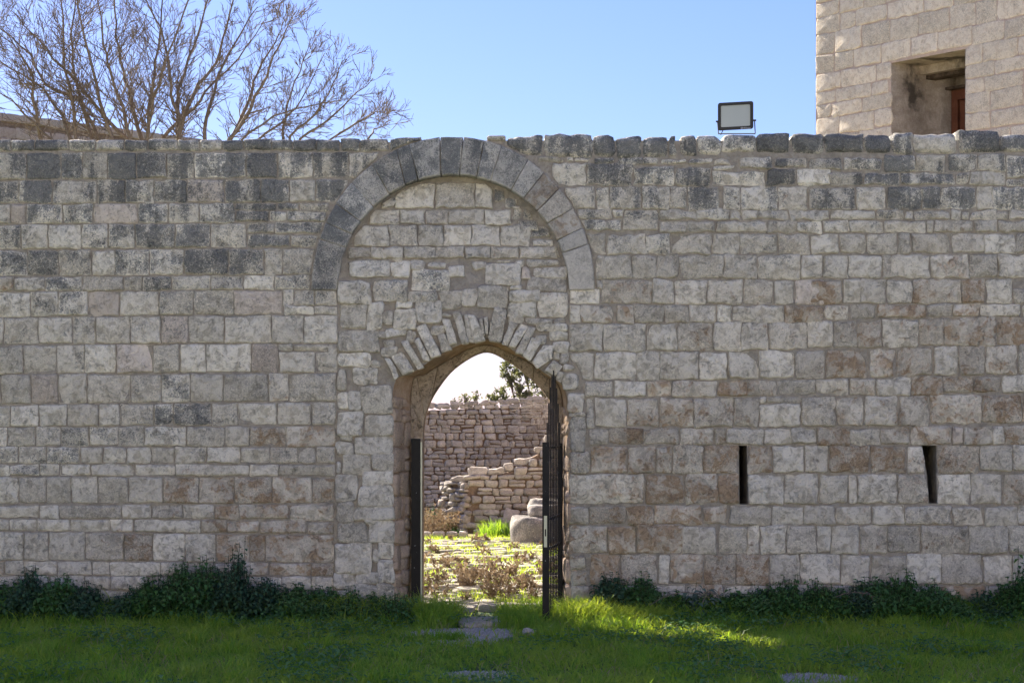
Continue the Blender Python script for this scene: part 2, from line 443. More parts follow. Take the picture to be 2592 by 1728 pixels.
L = dict(name='ashlar_block')
course(V1, (88, 84, 166, 160), [-90, 72, 228, 455, 632, 822, 978, 1175, 1323, 1470, 1614, 1798, 1935, 2090, 2249], '8 6 8 8 4 7 8 8 5 8 8 8 7b 7', 'coping_stone', depth=0.3, proud=0.02, bevel=0.02)
course(V4, (92, 88, 190, 192), [243, 393, 616], '8 7', 'coping_stone', depth=0.3, proud=0.02, bevel=0.02)
block('coping_stone', to_px([(618, 98), (740, 84), (866, 82), (866, 105), (618, 188)], V4), (0.7, 0.1, 0, 1), 'T', depth=0.3, proud=0.02)
course(V1, (178, 170, 352, 342), [-60, 177, 403, 548, 712, 902, 1103, 1285, 1628, 1835, 2070, 2310], '5 7 8 4 9 8 8 7 8 5 5')
block('ashlar_block', to_px([(312, 200), (530, 200), (530, 392), (312, 392)], V4), (0.55, 0, 0, 1), 'L')
course(V1, (360, 350, 514, 500), [-70, 127, 345, 643, 829, 1020, 1238, 1485, 1724, 1915, 2088, 2300], '7 6 4 6b 4 7 6p 5 7 4 6', side='L')
course(V1, (517, 508, 645, 640), [-80, 68, 175, 415, 618, 912, 1112, 1320, 1553], '5 2p 5 6 2p 7 5 6')
course(V1, (508, 505, 556, 560), [1555, 1832, 1980, 2180], '6 6 5', side='L')
course(V1, (560, 566, 628, 632), [1560, 1780, 1900, 2160], '7 4 6', side='L')
course(V1, (652, 640, 816, 804), [-60, 140, 320, 540, 716, 893, 1160, 1392, 1628], '6 3 2 6 6 8b 8b 5')
course(V1, (634, 634, 710, 708), [1632, 1818, 2140], '6b 7', side='L')
course(V1, (713, 714, 798, 800), [1640, 1918, 2110], '8 6', side='L')
course(V1, (824, 806, 992, 978), [-50, 182, 390, 607, 760, 988, 1215, 1512, 1748, 1868, 2090], '7 8 6 3 7 5 8 7 5 5', side='L')
course(V1, (998, 980, 1090, 1080), [-40, 95, 298, 545, 818, 940, 1133, 1393, 1610, 1815, 2075], '2r 5 7 1b 2b 7 6 6 6 6', side='L')
course(V1, (1096, 1082, 1260, 1242), [-90, 203, 387, 582, 793, 1053, 1282, 1548, 1870], '4 5 6 2p 3 5 2 2p')
course(V1, (1082, 1084, 1182, 1182), [1872, 1946, 2080, 2233], '5b 5 5', corner=0.006)
course(V1, (1185, 1186, 1244, 1244), [1880, 2076, 2233], '5 5', corner=0.008)
course(V2, (62, 46, 238, 232), [-150, 25, 255, 480, 635, 862, 1065, 1247, 1483, 1795, 2010, 2236], '3 4 2 5 1 4 5p 1 4 1 2')
course(V2, (248, 234, 432, 424), [-70, 155, 375, 562, 768, 1013, 1190, 1362, 1665, 1840], '1 2 4 1 2p 3 2 3 2p')
course(V2, (236, 238, 286, 288), [1842, 1942, 2172], '1 1', corner=0.01)
block('ashlar_block', to_px([(1845, 290), (2086, 290), (2086, 428), (1845, 428)], V2), (0.1, 0.15, 0, 1))
block('ashlar_block', to_px([(2174, 240), (2235, 240), (2235, 430), (2090, 430), (2090, 295), (2174, 290)], V2), (0.1, 0.1, 0, 1), corner=0.006)
course(V2, (438, 430, 634, 614), [-180, 5, 205, 385, 577, 863, 1070, 1260, 1478, 1775, 1910, 2228], '1 1 1p 1 1b 4 6 3 1 1b 1')
course(V2, (642, 620, 782, 774), [-100, 70, 257, 446, 656, 790, 1020, 1150, 1400, 1575, 1833, 2063, 2222], '2 4 2 3b 0 5 8 8 5 1 1b 1')
course(V2, (784, 782, 912, 914), [-110, 50, 235, 403, 590, 782, 955, 1235, 1488, 1652, 1895, 2222], '6 1 5 7 6 6 5 3 1b 1r 2r')
course(V2, (916, 918, 1026, 1024), [-60, 120, 308, 530, 682, 835, 1000, 1155, 1367, 1590, 1785, 1970, 2090, 2222], '6 6 7 3b 2 3 2 4 1 1b 2b 2 5b')
course(V2, (1028, 1032, 1106, 1112), [-140, 65, 265, 395, 600, 890, 1160, 1650, 1845, 2222], '4 6 5 2 3 2 2b 2b 2b')
course(V2, (1112, 1116, 1290, 1290), [-100, 125, 305, 470, 650, 852, 1080, 1315, 1550, 1800, 2065, 2212], '1 1 1 1 1 3b 1r 2r 2r 2r 3r')
course(V3, (130, 126, 216, 224), [-60, 258, 392, 808, 1003, 1210, 1420, 1580, 1910], '2 1 1 2b 1b 1b 2r 2r')
block('ashlar_block', to_px([(1918, 126), (2214, 126), (2214, 236), (1918, 236)], V3), (0.1, 0.6, 0, 1))
course(V3, (222, 230, 298, 318), [-90, 60, 245, 462, 728, 885, 1330, 1500, 1715, 2032], '1 1 1 1 1b 1 1r 1r 1r')
block('ashlar_block', to_px([(2036, 242), (2212, 242), (2212, 322), (2036, 322)], V3), (0.15, 0.6, 0, 1))
course(V3, (304, 328, 494, 510), [-50, 158, 320, 565, 822, 1010, 1225, 1430, 1650, 1755, 2212], '1 1 1 1b 1r 1 1 1r 2r 1r')
course(V3, (498, 516, 590, 600), [-80, 30, 160, 380, 610, 728, 1060, 1240, 1420, 1600, 1780, 2058, 2212], '1r 1 1b 1 1 1 1b 1 1r 1r 1r 1r')
course(V3, (594, 604, 690, 700), [-80, 120, 330, 560, 730, 980, 1200, 1420, 1640, 1860, 2058, 2212], '1b 1 1b')
course(V3, (692, 702, 800, 806), [-80, 180, 420, 640, 860, 1100, 1300, 1520, 1760, 2000, 2212], '1b 1 1b')

# right-hand masonry: rougher blocks, wider joints
def rrow(view, y0, y1, spans, toks, side=None, name='rough_block', **kw):
    tk = toks.split()
    for i, s in enumerate(spans):
        a, b = s[0], s[1]
        t0, t1 = (s[2], s[3]) if len(s) > 2 else (y0, y1)
        j = lambda k=8: random.uniform(-k, k)
        pts = [(a + j(5), t0 + j()), (b + j(5), t0 + j()), (b + j(5), t1 + j()), (a + j(5), t1 + j())]
        d, r, p = tok(tk[i % len(tk)])
        d = max(0, d + random.uniform(-0.08, 0.08)); r = max(0, r + random.uniform(-0.12, 0.12))
        kw2 = dict(jit=0.009, gap=0.003, relief=0.012, corner=0.013 if side is None else 0.005); kw2.update(kw)
        block(name, to_px(pts, view), (d, r, p, 1), side, **kw2)
cop = dict(name='coping_stone', depth=0.3, proud=0.02, bevel=0.03, corner=0.035)
block('coping_stone', to_px([(1358, 78), (1400, 66), (1500, 66), (1516, 78), (1505, 118), (1362, 104)], V4), (0.55, 0.1, 0, 1), None, depth=0.3, proud=0.02)
rrow(V4, 75, 228, [(1520, 1786, 76, 226), (1798, 2170, 66, 232)], '7 7', side='T', **cop)
rrow(R1, 76, 246, [(-5, 186, 74, 244), (188, 372, 78, 244), (375, 582, 82, 244), (582, 788, 80, 246), (793, 852, 84, 246), (880, 1012, 72, 240), (1025, 1210, 74, 236), (1212, 1482, 58, 206), (1484, 1758, 56, 208), (1768, 2028, 52, 216)], '8 7 7 6 6 7 7 8 8 9', **cop)
rrow(R2, 60, 215, [(298, 602, 54, 206), (604, 828, 68, 216), (832, 1002, 52, 220), (1004, 1342, 66, 216), (1352, 1688, 30, 206), (1690, 1990, 60, 206)], '9 8 7 3 8 8', **cop)
thin = dict(corner=0.012, proud=0.012)
rrow(V4, 236, 270, [(1756, 1960), (1968, 2030), (2035, 2150)], '4 4 4', side='R', **thin)
rrow(R1, 252, 306, [(205, 365, 256, 296), (392, 580), (588, 706), (728, 926, 262, 302), (955, 1136, 260, 308), (1140, 1278, 262, 308), (1150, 1320, 312, 348)], '5 4 3 3 5 4 5', **thin)
rrow(R1, 248, 338, [(1345, 1616), (1628, 1884, 252, 322)], '3 4')
rrow(R2, 250, 335, [(172, 436), (448, 750, 255, 346), (762, 1012, 230, 358), (1024, 1252, 228, 368), (1278, 1506, 224, 358), (1510, 1736, 222, 352), (1744, 1960, 228, 415)], '6 4 7 4 7 3 7')
rrow(R1, 296, 472, [(-135, 138, 292, 470), (144, 502, 298, 474), (514, 842, 322, 474), (846, 1122, 326, 474), (1136, 1562, 354, 470), (1564, 1806, 338, 466), (1812, 2072, 336, 466)], '3 6 4 6 5 6 5', side='R')
rrow(R2, 340, 470, [(84, 328), (330, 602, 358, 474), (608, 896, 366, 470), (900, 1336, 372, 472), (1338, 1450, 366, 476), (1452, 1736, 360, 468), (1746, 1960, 420, 472)], '4 4 4 5 5 3 6')
rrow(R1, 480, 662, [(-40, 210), (214, 322), (328, 572), (578, 798), (800, 938), (944, 1196), (1224, 1362), (1364, 1656), (1662, 1892)], '3b 5 5 4 5 7 5 5 2b', side='R')
rrow(R2, 482, 662, [(172, 538), (546, 782), (794, 1072), (1078, 1216), (1218, 1496), (1502, 1638), (1638, 1960)], '6 2 7 6 6 2 6')
rrow(R1, 664, 742, [(60, 348, 650, 735), (352, 432, 660, 730), (720, 1016), (1020, 1280), (1284, 1362), (1368, 1496), (1500, 1744), (1750, 2060)], '4 4 3 4 3 2 2 3', side='R')
block('rough_block', to_px([(440, 662), (690, 662), (712, 700), (706, 826), (428, 828)], R1), (0.5, 0, 0, 1))
rrow(R2, 668, 742, [(344, 706), (712, 926), (930, 1004), (1006, 1294), (1302, 1380), (1384, 1450), (1450, 1666), (1668, 1752), (1760, 1960)], '2 4 2 2 2 2 3 2 3')
rrow(R1, 746, 832, [(90, 416)], '5', side='R')
rrow(R1, 752, 846, [(712, 936), (936, 1168), (1174, 1572), (1576, 1812), (1814, 2008)], '2 3 3 2 4')
rrow(R2, 746, 846, [(278, 488), (492, 768), (774, 1106), (1110, 1162), (1170, 1472), (1482, 1668), (1670, 1960)], '4 3 1b 2 1b 3 2')
rrow(R1, 852, 1012, [(140, 293), (298, 610), (614, 802), (808, 1136), (1138, 1354), (1358, 1652), (1656, 1912)], '2 4 6 2 2 4 1b', side='R')
rrow(R2, 856, 1012, [(182, 414), (418, 628), (636, 872), (880, 988), (992, 1288), (1300, 1570, 852, 1002), (1572, 1814, 856, 1002), (1814, 1960, 856, 1005)], '2 1 1 1 2b 2b 2 1')
rrow(R1, 1020, 1212, [(212, 502), (506, 692), (696, 872), (874, 1230), (1232, 1494), (1500, 1844), (1844, 2008)], '2 2 1 3 1 4 1')
rrow(R2, 1022, 1206, [(112, 280), (284, 484), (486, 750), (754, 820), (820, 1132), (1138, 1442, 1014, 1206), (1444, 1668, 1014, 1198), (1670, 1960, 1016, 1196)], '1 2 1 1b 4 1b 1 1b')
rrow(R1, 1220, 1410, [(222, 270, 1230, 1290), (264, 658), (660, 834), (840, 1100), (1104, 1380), (1386, 1618), (1626, 1786), (1798, 2036)], '1 1b 1 1b 1b 1b 1 3p')
rrow(R2, 1216, 1410, [(176, 438), (440, 584), (586, 788), (788, 996), (998, 1382), (1384, 1572), (1576, 1792), (1796, 1960, 1290, 1408)], '1r 1 2 3 2r 1r 1 1')
block('arch_foot', to_px([(2, 1290), (246, 1290), (246, 1412), (2, 1412)], R1), (0.2, 0, 0, 1), corner=0.006)
block('arch_foot', to_px([(2, 1416), (92, 1416), (92, 1566), (2, 1566)], R1), (0.2, 0, 0, 1), corner=0.006)
rrow(R1, 1420, 1560, [(96, 348), (378, 512), (516, 754), (758, 948), (948, 1170), (1172, 1288), (1290, 1710), (1712, 2020)], '1b 1r 1 1b 1 1 1b 2r')
rrow(R2, 1416, 1530, [(296, 492), (496, 702), (714, 1106, 1412, 1526), (1110, 1314, 1410, 1514), (1316, 1528, 1410, 1510), (1530, 1854, 1412, 1512), (1866, 1980, 1412, 1512)], '1b 1b 1r 1b 1r 1b 1b')
rrow(R3, 126, 342, [(4, 270), (272, 614), (616, 860), (860, 1148, 114, 334), (1150, 1370, 112, 332), (1370, 1582, 112, 330), (1588, 1888, 112, 330)], '3 1 1 2b 1b 1b 2b')
rrow(R4, 96, 318, [(164, 362), (370, 556), (558, 752), (756, 1040, 90, 312), (1042, 1248, 82, 300), (1250, 1662, 74, 298), (1668, 1960, 68, 290)], '1b 1b 1r 2b 1r 2r 1r')
block('rough_block', to_px([(6, 352), (196, 352), (196, 572), (120, 572), (60, 450), (6, 400)], R3), (0.1, 0, 0, 1))
rrow(R3, 348, 572, [(202, 532), (534, 718), (720, 1022), (1034, 1260), (1266, 1504, 342, 560), (1508, 1784, 340, 558), (1792, 2028, 336, 556)], '1 1 1b 1b 1 2b 2b')
rrow(R4, 330, 548, [(310, 650), (658, 860), (860, 1154, 312, 538), (1164, 1362, 304, 534), (1364, 1568, 304, 532), (1574, 1828, 298, 524), (1836, 1980, 296, 530)], '1r 1r 1r 1b 1r 1r 1')
rrow(R3, 580, 702, [(122, 348), (356, 618), (626, 806), (816, 1170), (1178, 1416, 568, 702), (1418, 1648, 568, 700), (1658, 1950, 562, 690)], '1 1b 1r 1b 1r 1r 1')
rrow(R4, 556, 690, [(228, 490), (496, 704), (708, 988, 552, 688), (992, 1236, 542, 688), (1242, 1476, 544, 672), (1478, 1698, 540, 662), (1706, 1960, 534, 668)], '1b 1r 1b 1r 1r 2r 1')
rrow(R3, 714, 944, [(132, 200), (206, 456), (462, 712), (718, 986), (992, 1308), (1308, 1504), (1508, 1568, 704, 748), (1572, 1842, 704, 748), (1512, 1844, 756, 942), (1850, 2118, 704, 940)], '1 1b 1r 2r 1r 1b 1 1 1 1b')
rrow(R4, 700, 936, [(396, 604), (614, 878), (890, 1126), (1132, 1544, 688, 914), (1546, 1864, 682, 912), (1868, 1980, 680, 910)], '1r 1r 1b 2r 1r 1r')
rrow(R3, 954, 1082, [(156, 308), (314, 590), (594, 882), (884, 1146), (1148, 1246), (1248, 1540), (1544, 1766), (1768, 1964)], '1b 1r 1r 1r 1b 1 1b 1')
rrow(R4, 950, 1086, [(238, 498), (498, 740), (742, 972), (976, 1306, 936, 1082), (1310, 1396, 940, 1078), (1400, 1634, 930, 1084), (1636, 1718, 930, 1080), (1720, 1980, 926, 1080)], '1r 1 1r 1r 1p 1r 1b 1r')
rrow(R3, 1092, 1310, [(176, 462), (468, 690), (692, 818), (824, 1058), (1062, 1346), (1416, 1610), (1612, 1864), (1866, 2064)], '1r 1r 1r 1r 1r 1r 1 1b')
rrow(R4, 1094, 1308, [(334, 658), (660, 940), (1194, 1532), (1532, 1788, 1090, 1290), (1792, 1980, 1084, 1284)], '1r 1r 1r 1b 1b')
block('rough_block', to_px([(952, 1094), (1074, 1094), (1104, 1200), (1098, 1308), (952, 1308)], R4), (0.1, 0.5, 0, 1), corner=0.008)
rrow(R3, 1318, 1552, [(8, 598), (602, 918), (922, 1182), (1186, 1346), (1424, 1712), (1716, 1974)], '2r 2r 1r 1r 1 1b')
rrow(R4, 1316, 1552, [(248, 488), (488, 558), (562, 874), (1196, 1456), (1458, 1708), (1716, 1980)], '1 1 1b 1b 1 1r')
block('rough_block', to_px([(878, 1318), (1098, 1318), (1124, 1450), (1126, 1550), (878, 1552)], R4), (0.1, 0.45, 0, 1), corner=0.008)
rrow(R5, 104, 203, [(4, 106), (108, 298), (300, 440), (440, 688), (692, 818), (832, 1048), (1048, 1210), (1212, 1384), (1386, 1568), (1570, 1734), (1738, 1978), (1984, 2136), (2146, 2318), (2326, 2430)], '1r 1r 1r 2r 1r 1b 1 1b 1b 1b 1 1b 1 1')
rrow(R5, 207, 354, [(4, 195), (199, 344), (350, 586), (586, 764), (772, 918), (918, 986), (987, 1120), (1122, 1282), (1284, 1353), (1355, 1498), (1503, 1644), (1648, 1814), (1816, 2064), (2066, 2267), (2270, 2430)], '2r 2r 1r 1b 1 1b 1 1b 1 1 1b 1 1b 1 1')
rrow(R5, 358, 512, [(110, 260), (264, 456), (462, 521), (522, 695), (698, 864), (865, 1034), (1040, 1190), (1192, 1402), (1404, 1555), (1558, 1744), (1746, 1924), (1924, 2132), (2140, 2292), (2294, 2430)], '1r 1r 1 1r 1r 1r 1b 1b 1b 1b 1 1b 1 1')
rrow(R5, 360, 435, [(10, 86), (10, 92, 440, 512)], '1r 1r')
rrow(R5, 516, 602, [(10, 190), (192, 420), (424, 600), (604, 800), (802, 1020), (1024, 1260), (1262, 1470), (1472, 1700), (1702, 1920), (1922, 2150), (2152, 2430)], '1r 1b 1b')
rrow(R5, 606, 700, [(10, 260), (262, 520), (524, 760), (764, 1000), (1004, 1260), (1264, 1500), (1504, 1760), (1764, 2000), (2004, 2240), (2244, 2430)], '1b')

# the big round arch
vj = [((25, 1248), (222, 1248)), ((60, 850), (275, 920)), ((120, 725), (325, 820)), ((195, 575), (380, 715)), ((320, 420), (495, 610)),
      ((485, 285), (610, 500)), ((680, 190), (740, 440)), ((770, 135), (845, 420)), ((1003, 85), (1015, 385)), ((1185, 85), (1155, 385)),
      ((1345, 110), (1285, 405)), ((1480, 145), (1385, 430)), ((1680, 255), (1545, 495)), ((1805, 345), (1640, 555)), ((1930, 465), (1765, 630)),
      ((2040, 610), (1825, 745)), ((2105, 770), (1905, 870)), ((2155, 895), (1940, 965)), ((2190, 1238), (1990, 1238))]
vd = '7 8 8 7 6 7 8 6 8 6 6 5 5 4r 3b 4r 4b 3'.split()
def on_ellipse(a, b, ang): return (AC[0] + a * math.cos(ang), AC[1] - b * math.sin(ang))
def ang_of(p, a, b): return math.atan2((AC[1] - p[1]) / b, (p[0] - AC[0]) / a)
for i in range(len(vj) - 1):
    (o0, i0), (o1, i1) = [[to_px([q], V4)[0] for q in e] for e in (vj[i], vj[i + 1])]
    a0, a1 = ang_of(o0, *AO), ang_of(o1, *AO); b0, b1 = ang_of(i0, AI, AI), ang_of(i1, AI, AI)
    if i == 0: a0 = b0 = math.pi
    if i == len(vj) - 2: a1 = b1 = 0.0
    pts = [on_ellipse(AO[0], AO[1], a0 + (a1 - a0) * k / 4) for k in range(5)] + [on_ellipse(AI, AI, b1 + (b0 - b1) * k / 4) for k in range(5)]
    d, r, p = tok(vd[i])
    stone('voussoir', w2(pts), WALL, M['arch'], wall, (d, r, p, 1), gap=0.004, proud=0.03 + random.uniform(-0.006, 0.006), depth=0.26, bevel=0.009, jit=0.003, corner=0.0, step=0.12, relief=0.002)

# wall filling inside the arch, its face a little behind the arch stones
ZS = Z(735)
def rec(z): return max(0.0, z - ZS) * 0.14
class LeanFrame:
    def __call__(s, a, b, h=0.0): return Vector((a, 0.0 + rec(b) - h, b))
INF = LeanFrame()
def fill(name, pts, view, t='1', side='I', fr=INF, ang=0, **kw):
    if side is None and name == 'infill_stone':
        mx_, my_ = sum(p[0] for p in pts) / len(pts), sum(p[1] for p in pts) / len(pts)
        pts = [(x + (7 if x > mx_ else -7), y + (6 if y > my_ else -6)) for x, y in pts]
    pts = to_px(pts, view)
    if side == 'I': pts = push_in(pts, 6)
    if len(pts) < 3: return
    d, r, p = tok(t)
    kw.setdefault('corner', 0.025 if len(pts) < 8 else 0.004); kw.setdefault('jit', 0.007); kw.setdefault('gap', 0.005); kw.setdefault('relief', 0.012)
    kw.setdefault('proud', random.uniform(0.012, 0.028))
    stone(name, w2(pts), fr, M['ashlar'], wall, (max(0, d + random.uniform(-.06, .06)), r * 0.7, p, 1), **kw)
def box(a, b, c, d, j=7): 
    q = lambda: random.uniform(-j, j)
    return [(a + q(), b + q()), (c + q(), b + q()), (c + q(), d + q()), (a + q(), d + q())]
for y0, y1, xs in ((420, 616, [(560, 650), (655, 962), (968, 1270), (1274, 1412)]),
                   (628, 744, [(470, 690), (693, 890), (895, 1070), (1070, 1342), (1346, 1552)]),
                   (750, 908, [(340, 614), (618, 834), (836, 1030), (1030, 1247), (1248, 1463), (1468, 1700)]),
                   (914, 1006, [(300, 476), (480, 726), (732, 977), (978, 1190), (1198, 1388), (1392, 1608), (1614, 1900)])):
    for a, b in xs: fill('infill_block', box(a, y0, b, y1, 4), V4, random.choice(['0b', '1b', '1', '1r', '0']), gap=0.003)
for a, b, c, d, t in ((315, 1018, 622, 1152, '4'), (634, 1032, 778, 1148, '4'), (788, 1092, 1068, 1258, '6'), (1058, 1062, 1188, 1132, '3'), (1252, 1036, 1358, 1096, '2b'),
                      (1352, 1056, 1618, 1212, '2'), (1678, 1018, 1898, 1062, '1'), (1632, 1078, 1694, 1162, '2p'), (1728, 1086, 1975, 1146, '1r'), (1676, 1150, 1980, 1258, '2r'),
                      (232, 1178, 478, 1348, '4'), (494, 1172, 762, 1332, '5'), (758, 1258, 988, 1336, '6'), (1008, 1256, 1168, 1398, '1r'), (1174, 1242, 1292, 1368, '2b'),
                      (1292, 1212, 1528, 1382, '1'), (1532, 1218, 1618, 1252, '2'), (1546, 1260, 1758, 1342, '2'), (1522, 1334, 1744, 1452, '1'), (1762, 1274, 1980, 1458, '2r'),
                      (780, 1030, 890, 1090, '3'), (900, 1040, 1050, 1085, '3'), (1560, 1020, 1660, 1072, '2')):
    fill('infill_stone', box(a, b, c, d, 12), V4, t, None)
for a, b, c, d, t in ((132, 98, 334, 288, '2'), (348, 82, 470, 292, '1'), (548, 128, 730, 294, '1b'), (728, 62, 935, 238, '1'), (942, 162, 1018, 196, '1'), (562, 78, 694, 126, '1'),
                      (488, 278, 648, 354, '1'), (420, 312, 488, 366, '0'), (848, 270, 958, 336, '1'), (1468, 184, 1586, 238, '1'), (1602, 208, 1814, 258, '1'), (1832, 198, 1916, 248, '0'),
                      (1684, 252, 1938, 308, '1'), (1790, 306, 1934, 378, '1'), (1818, 392, 1942, 478, '1'), (1680, 338, 1768, 402, '1'), (1812, 466, 1874, 528, '3'), (1876, 478, 1938, 566, '1'),
                      (1896, 572, 1976, 618, '1'), (112, 302, 428, 478, '1'), (112, 486, 368, 594, '5'), (238, 596, 428, 728, '1b'), (112, 616, 172, 768, '1'), (372, 532, 440, 592, '0'),
                      (462, 378, 558, 456, '1'), (460, 438, 572, 514, '1'), (652, 306, 706, 408, '1'), (698, 312, 733, 394, '1'), (470, 150, 545, 262, '3'),
                      (110, 786, 188, 930, '1'), (196, 778, 292, 934, '1b'), (298, 738, 545, 960, '1'), (108, 952, 308, 1134, '1'), (322, 980, 543, 1140, '0'), (138, 1128, 218, 1172, '1'),
                      (98, 1186, 228, 1284, '1'), (238, 1148, 540, 1282, '1'), (143, 1282, 370, 1454, '1'), (374, 1282, 545, 1414, '0'), (102, 1342, 134, 1438, '1'), (314, 1420, 545, 1530, '0'),
                      (1898, 640, 2010, 770, '4'), (1942, 798, 2062, 952, '1r'), (1950, 954, 2068, 988, '0'), (1946, 990, 2068, 1262, '1'), (1956, 1264, 2112, 1434, '1r')):
    fill('infill_stone', box(a, b, c, d, 10), V5, t, None)
for a, b, c, d, t in ((84, 8, 252, 208, '1b'), (264, 88, 525, 238, '1'), (94, 206, 218, 362, '1b'), (218, 238, 525, 338, '0'), (98, 368, 320, 512, '1b'), (336, 348, 525, 508, '0'),
                      (88, 518, 362, 738, '1b'), (406, 512, 525, 638, '0'), (362, 558, 402, 668, '1'), (72, 742, 238, 862, '1b'), (248, 738, 408, 822, '1'), (408, 638, 525, 818, '0'),
                      (300, 342, 402, 380, '1'), (398, 822, 525, 940, '1'), (230, 826, 396, 940, '1'), (70, 866, 228, 960, '1b'), (230, 945, 525, 1060, '1')):
    fill('infill_stone', box(a, b, c, d, 8), V6, t, None)
for a, b, c, d, t in ((1420, 480, 1500, 560, '6'), (1505, 540, 1590, 612, '7'), (1560, 625, 1640, 700, '6'), (1650, 640, 1730, 720, '4r'), (1600, 720, 1760, 790, '6'), (1705, 760, 1850, 850, '7'), (1560, 590, 1620, 625, '2r'),
                      (1720, 860, 1880, 910, '5'), (1900, 930, 1950, 1000, '4'), (300, 1020, 312, 1100, '3'), (640, 985, 730, 1025, '2'), (1440, 1010, 1550, 1050, '2')):
    fill('infill_stone', box(a, b, c, d, 16), V4, t, proud=random.uniform(0.0, 0.012))
gv = [[(490, 530), (530, 530), (590, 655), (565, 690)], [(550, 515), (625, 480), (705, 620), (625, 655)], [(620, 400), (670, 395), (785, 590), (740, 605)],
      [(725, 390), (755, 365), (840, 535), (795, 545)], [(740, 285), (810, 262), (925, 490), (850, 515)], [(910, 350), (955, 330), (1010, 455), (940, 470)],
      [(945, 225), (1000, 225), (1050, 400), (1000, 415)], [(1030, 165), (1080, 165), (1145, 395), (1090, 405)], [(1110, 190), (1140, 190), (1190, 390), (1150, 385)],
      [(1145, 190), (1205, 190), (1275, 375), (1200, 395)], [(1230, 220), (1258, 215), (1280, 335), (1255, 340)], [(1268, 205), (1302, 200), (1303, 330), (1285, 330)],
      [(1320, 230), (1342, 228), (1330, 350), (1308, 355)], [(1355, 130), (1445, 150), (1400, 390), (1312, 375)], [(1475, 245), (1528, 255), (1460, 415), (1415, 405)],
      [(1555, 262), (1615, 280), (1520, 435), (1470, 425)], [(1620, 280), (1672, 285), (1580, 480), (1525, 475)], [(1650, 355), (1718, 400), (1640, 535), (1585, 500)],
      [(1740, 430), (1820, 430), (1800, 530), (1700, 605), (1660, 555)], [(1820, 540), (1885, 590), (1840, 655), (1755, 625)], [(1865, 630), (1912, 640), (1880, 710), (1842, 690)]]
for q in gv:
    mx_, my_ = sum(p[0] for p in q) / len(q), sum(p[1] for p in q) / len(q)
    q = [(mx_ + (x - mx_) * 1.14, my_ + (y - my_) * 1.1) for x, y in q]
    fill('gate_voussoir', q, V5, '1', None, gap=0.0, proud=0.045, depth=0.15, corner=0.012, jit=0.004)

# core of the wall (the mortar between the stones) with the gateway through it
front = [(995, 1585), (994, 1150), (997, 975), (1043, 944), (1117, 896), (1180, 866), (1231, 858), (1270, 869), (1330, 908), (1378, 944), (1433, 993), (1439, 1150), (1443, 1585)]
mid = [(1036, 1585), (1038, 1150), (1043, 972), (1078, 947), (1130, 914), (1190, 882), (1238, 873), (1282, 887), (1337, 916), (1372, 942), (1420, 992), (1424, 1150), (1428, 1585)]
inner = [(1069, 1585), (1071, 1150), (1073, 1075), (1082, 1033), (1103, 990), (1150, 932), (1222, 891), (1275, 907), (1330, 946), (1375, 990), (1408, 1050), (1413, 1150), (1415, 1585)]
def spline(pts, k=5):
    out = []
    for i in range(len(pts) - 1):
        p0 = Vector(pts[max(0, i - 1)]); p1 = Vector(pts[i]); p2 = Vector(pts[i + 1]); p3 = Vector(pts[min(len(pts) - 1, i + 2)])
        for j in range(k):
            t = j / k
            if i in (0, len(pts) - 2): out.append(tuple(p1.lerp(p2, t)))
            else: out.append(tuple(0.5 * (2 * p1 + (p2 - p0) * t + (2 * p0 - 5 * p1 + 4 * p2 - p3) * t * t + (3 * p1 - p0 - 3 * p2 + p3) * t ** 3)))
    out.append(pts[-1]); return out
YF, YM, YB = 0.003, 0.38, 0.66
fr_ = [P(x, y, 0) for x, y in spline(front)]; mi_ = [P(x, y, YM) for x, y in spline(mid)]; in_ = [P(x, y, YM) for x, y in spline(inner)]
for k, v in enumerate(fr_): v.y = YF
for lst in (fr_, mi_, in_):
    lst[0].z = lst[-1].z = -0.15
ZT_L, ZT_R = Z(360), Z(356)
slits = [[(1870, 1127), (1891, 1127), (1893, 1200), (1894, 1276), (1872, 1276), (1871, 1200)], [(2333, 1127), (2371, 1127), (2371, 1200), (2373, 1274), (2352, 1274), (2346, 1200)]]
outer = [(-9, -0.2), *[(v.x, v.z) for v in fr_], (9, -0.2), (9, ZT_R), (X(1290), ZT_R), (X(1147), Z(356)), (X(1000), ZT_L), (-9, ZT_L)]
holes = [[(X(x), Z(y)) for x, y in s] for s in slits]
V = []; Fc = []
def face_with_holes(loops, y, flip):
    b = len(V); flat = [p for lp in loops for p in lp]
    V.extend([Vector((p[0], y, p[1])) for p in flat])
    for t in tessellate_polygon([[Vector((p[0], p[1], 0)) for p in lp] for lp in loops]):
        Fc.append(tuple(b + i for i in (t[::-1] if flip else t)))
semi = [(X(AC[0] + (AI + 12) * math.cos(math.pi * k / 28)), Z(AC[1] - (AI + 12) * math.sin(math.pi * k / 28))) for k in range(29)]
face_with_holes([outer] + holes + [semi], YF, False)
b = len(V); V += [Vector((x, YF + rec(z), z)) for x, z in semi] + [Vector((X(AC[0]), YF, ZS))]
Fc += [(b + i, b + 29, b + i + 1) for i in range(28)]
outer_b = [(-9, -0.2), *[(v.x, v.z) for v in in_], *outer[len(fr_) + 1:]]
face_with_holes([outer_b] + holes, YB, True)
b = len(V); V += [Vector((p[0], YF, p[1])) for p in outer[-5:]] + [Vector((9, YF, ZT_R))] + [Vector((p[0], YB, p[1])) for p in outer[-5:]] + [Vector((9, YB, ZT_R))]
top = [(9, ZT_R), (X(1290), ZT_R), (X(1147), Z(356)), (X(1000), ZT_L), (-9, ZT_L)]
V = V[:b]
V += [Vector((x, YF, z)) for x, z in top] + [Vector((x, YB, z)) for x, z in top]
for i in range(4): Fc.append((b + i, b + i + 1, b + 5 + i + 1, b + 5 + i))
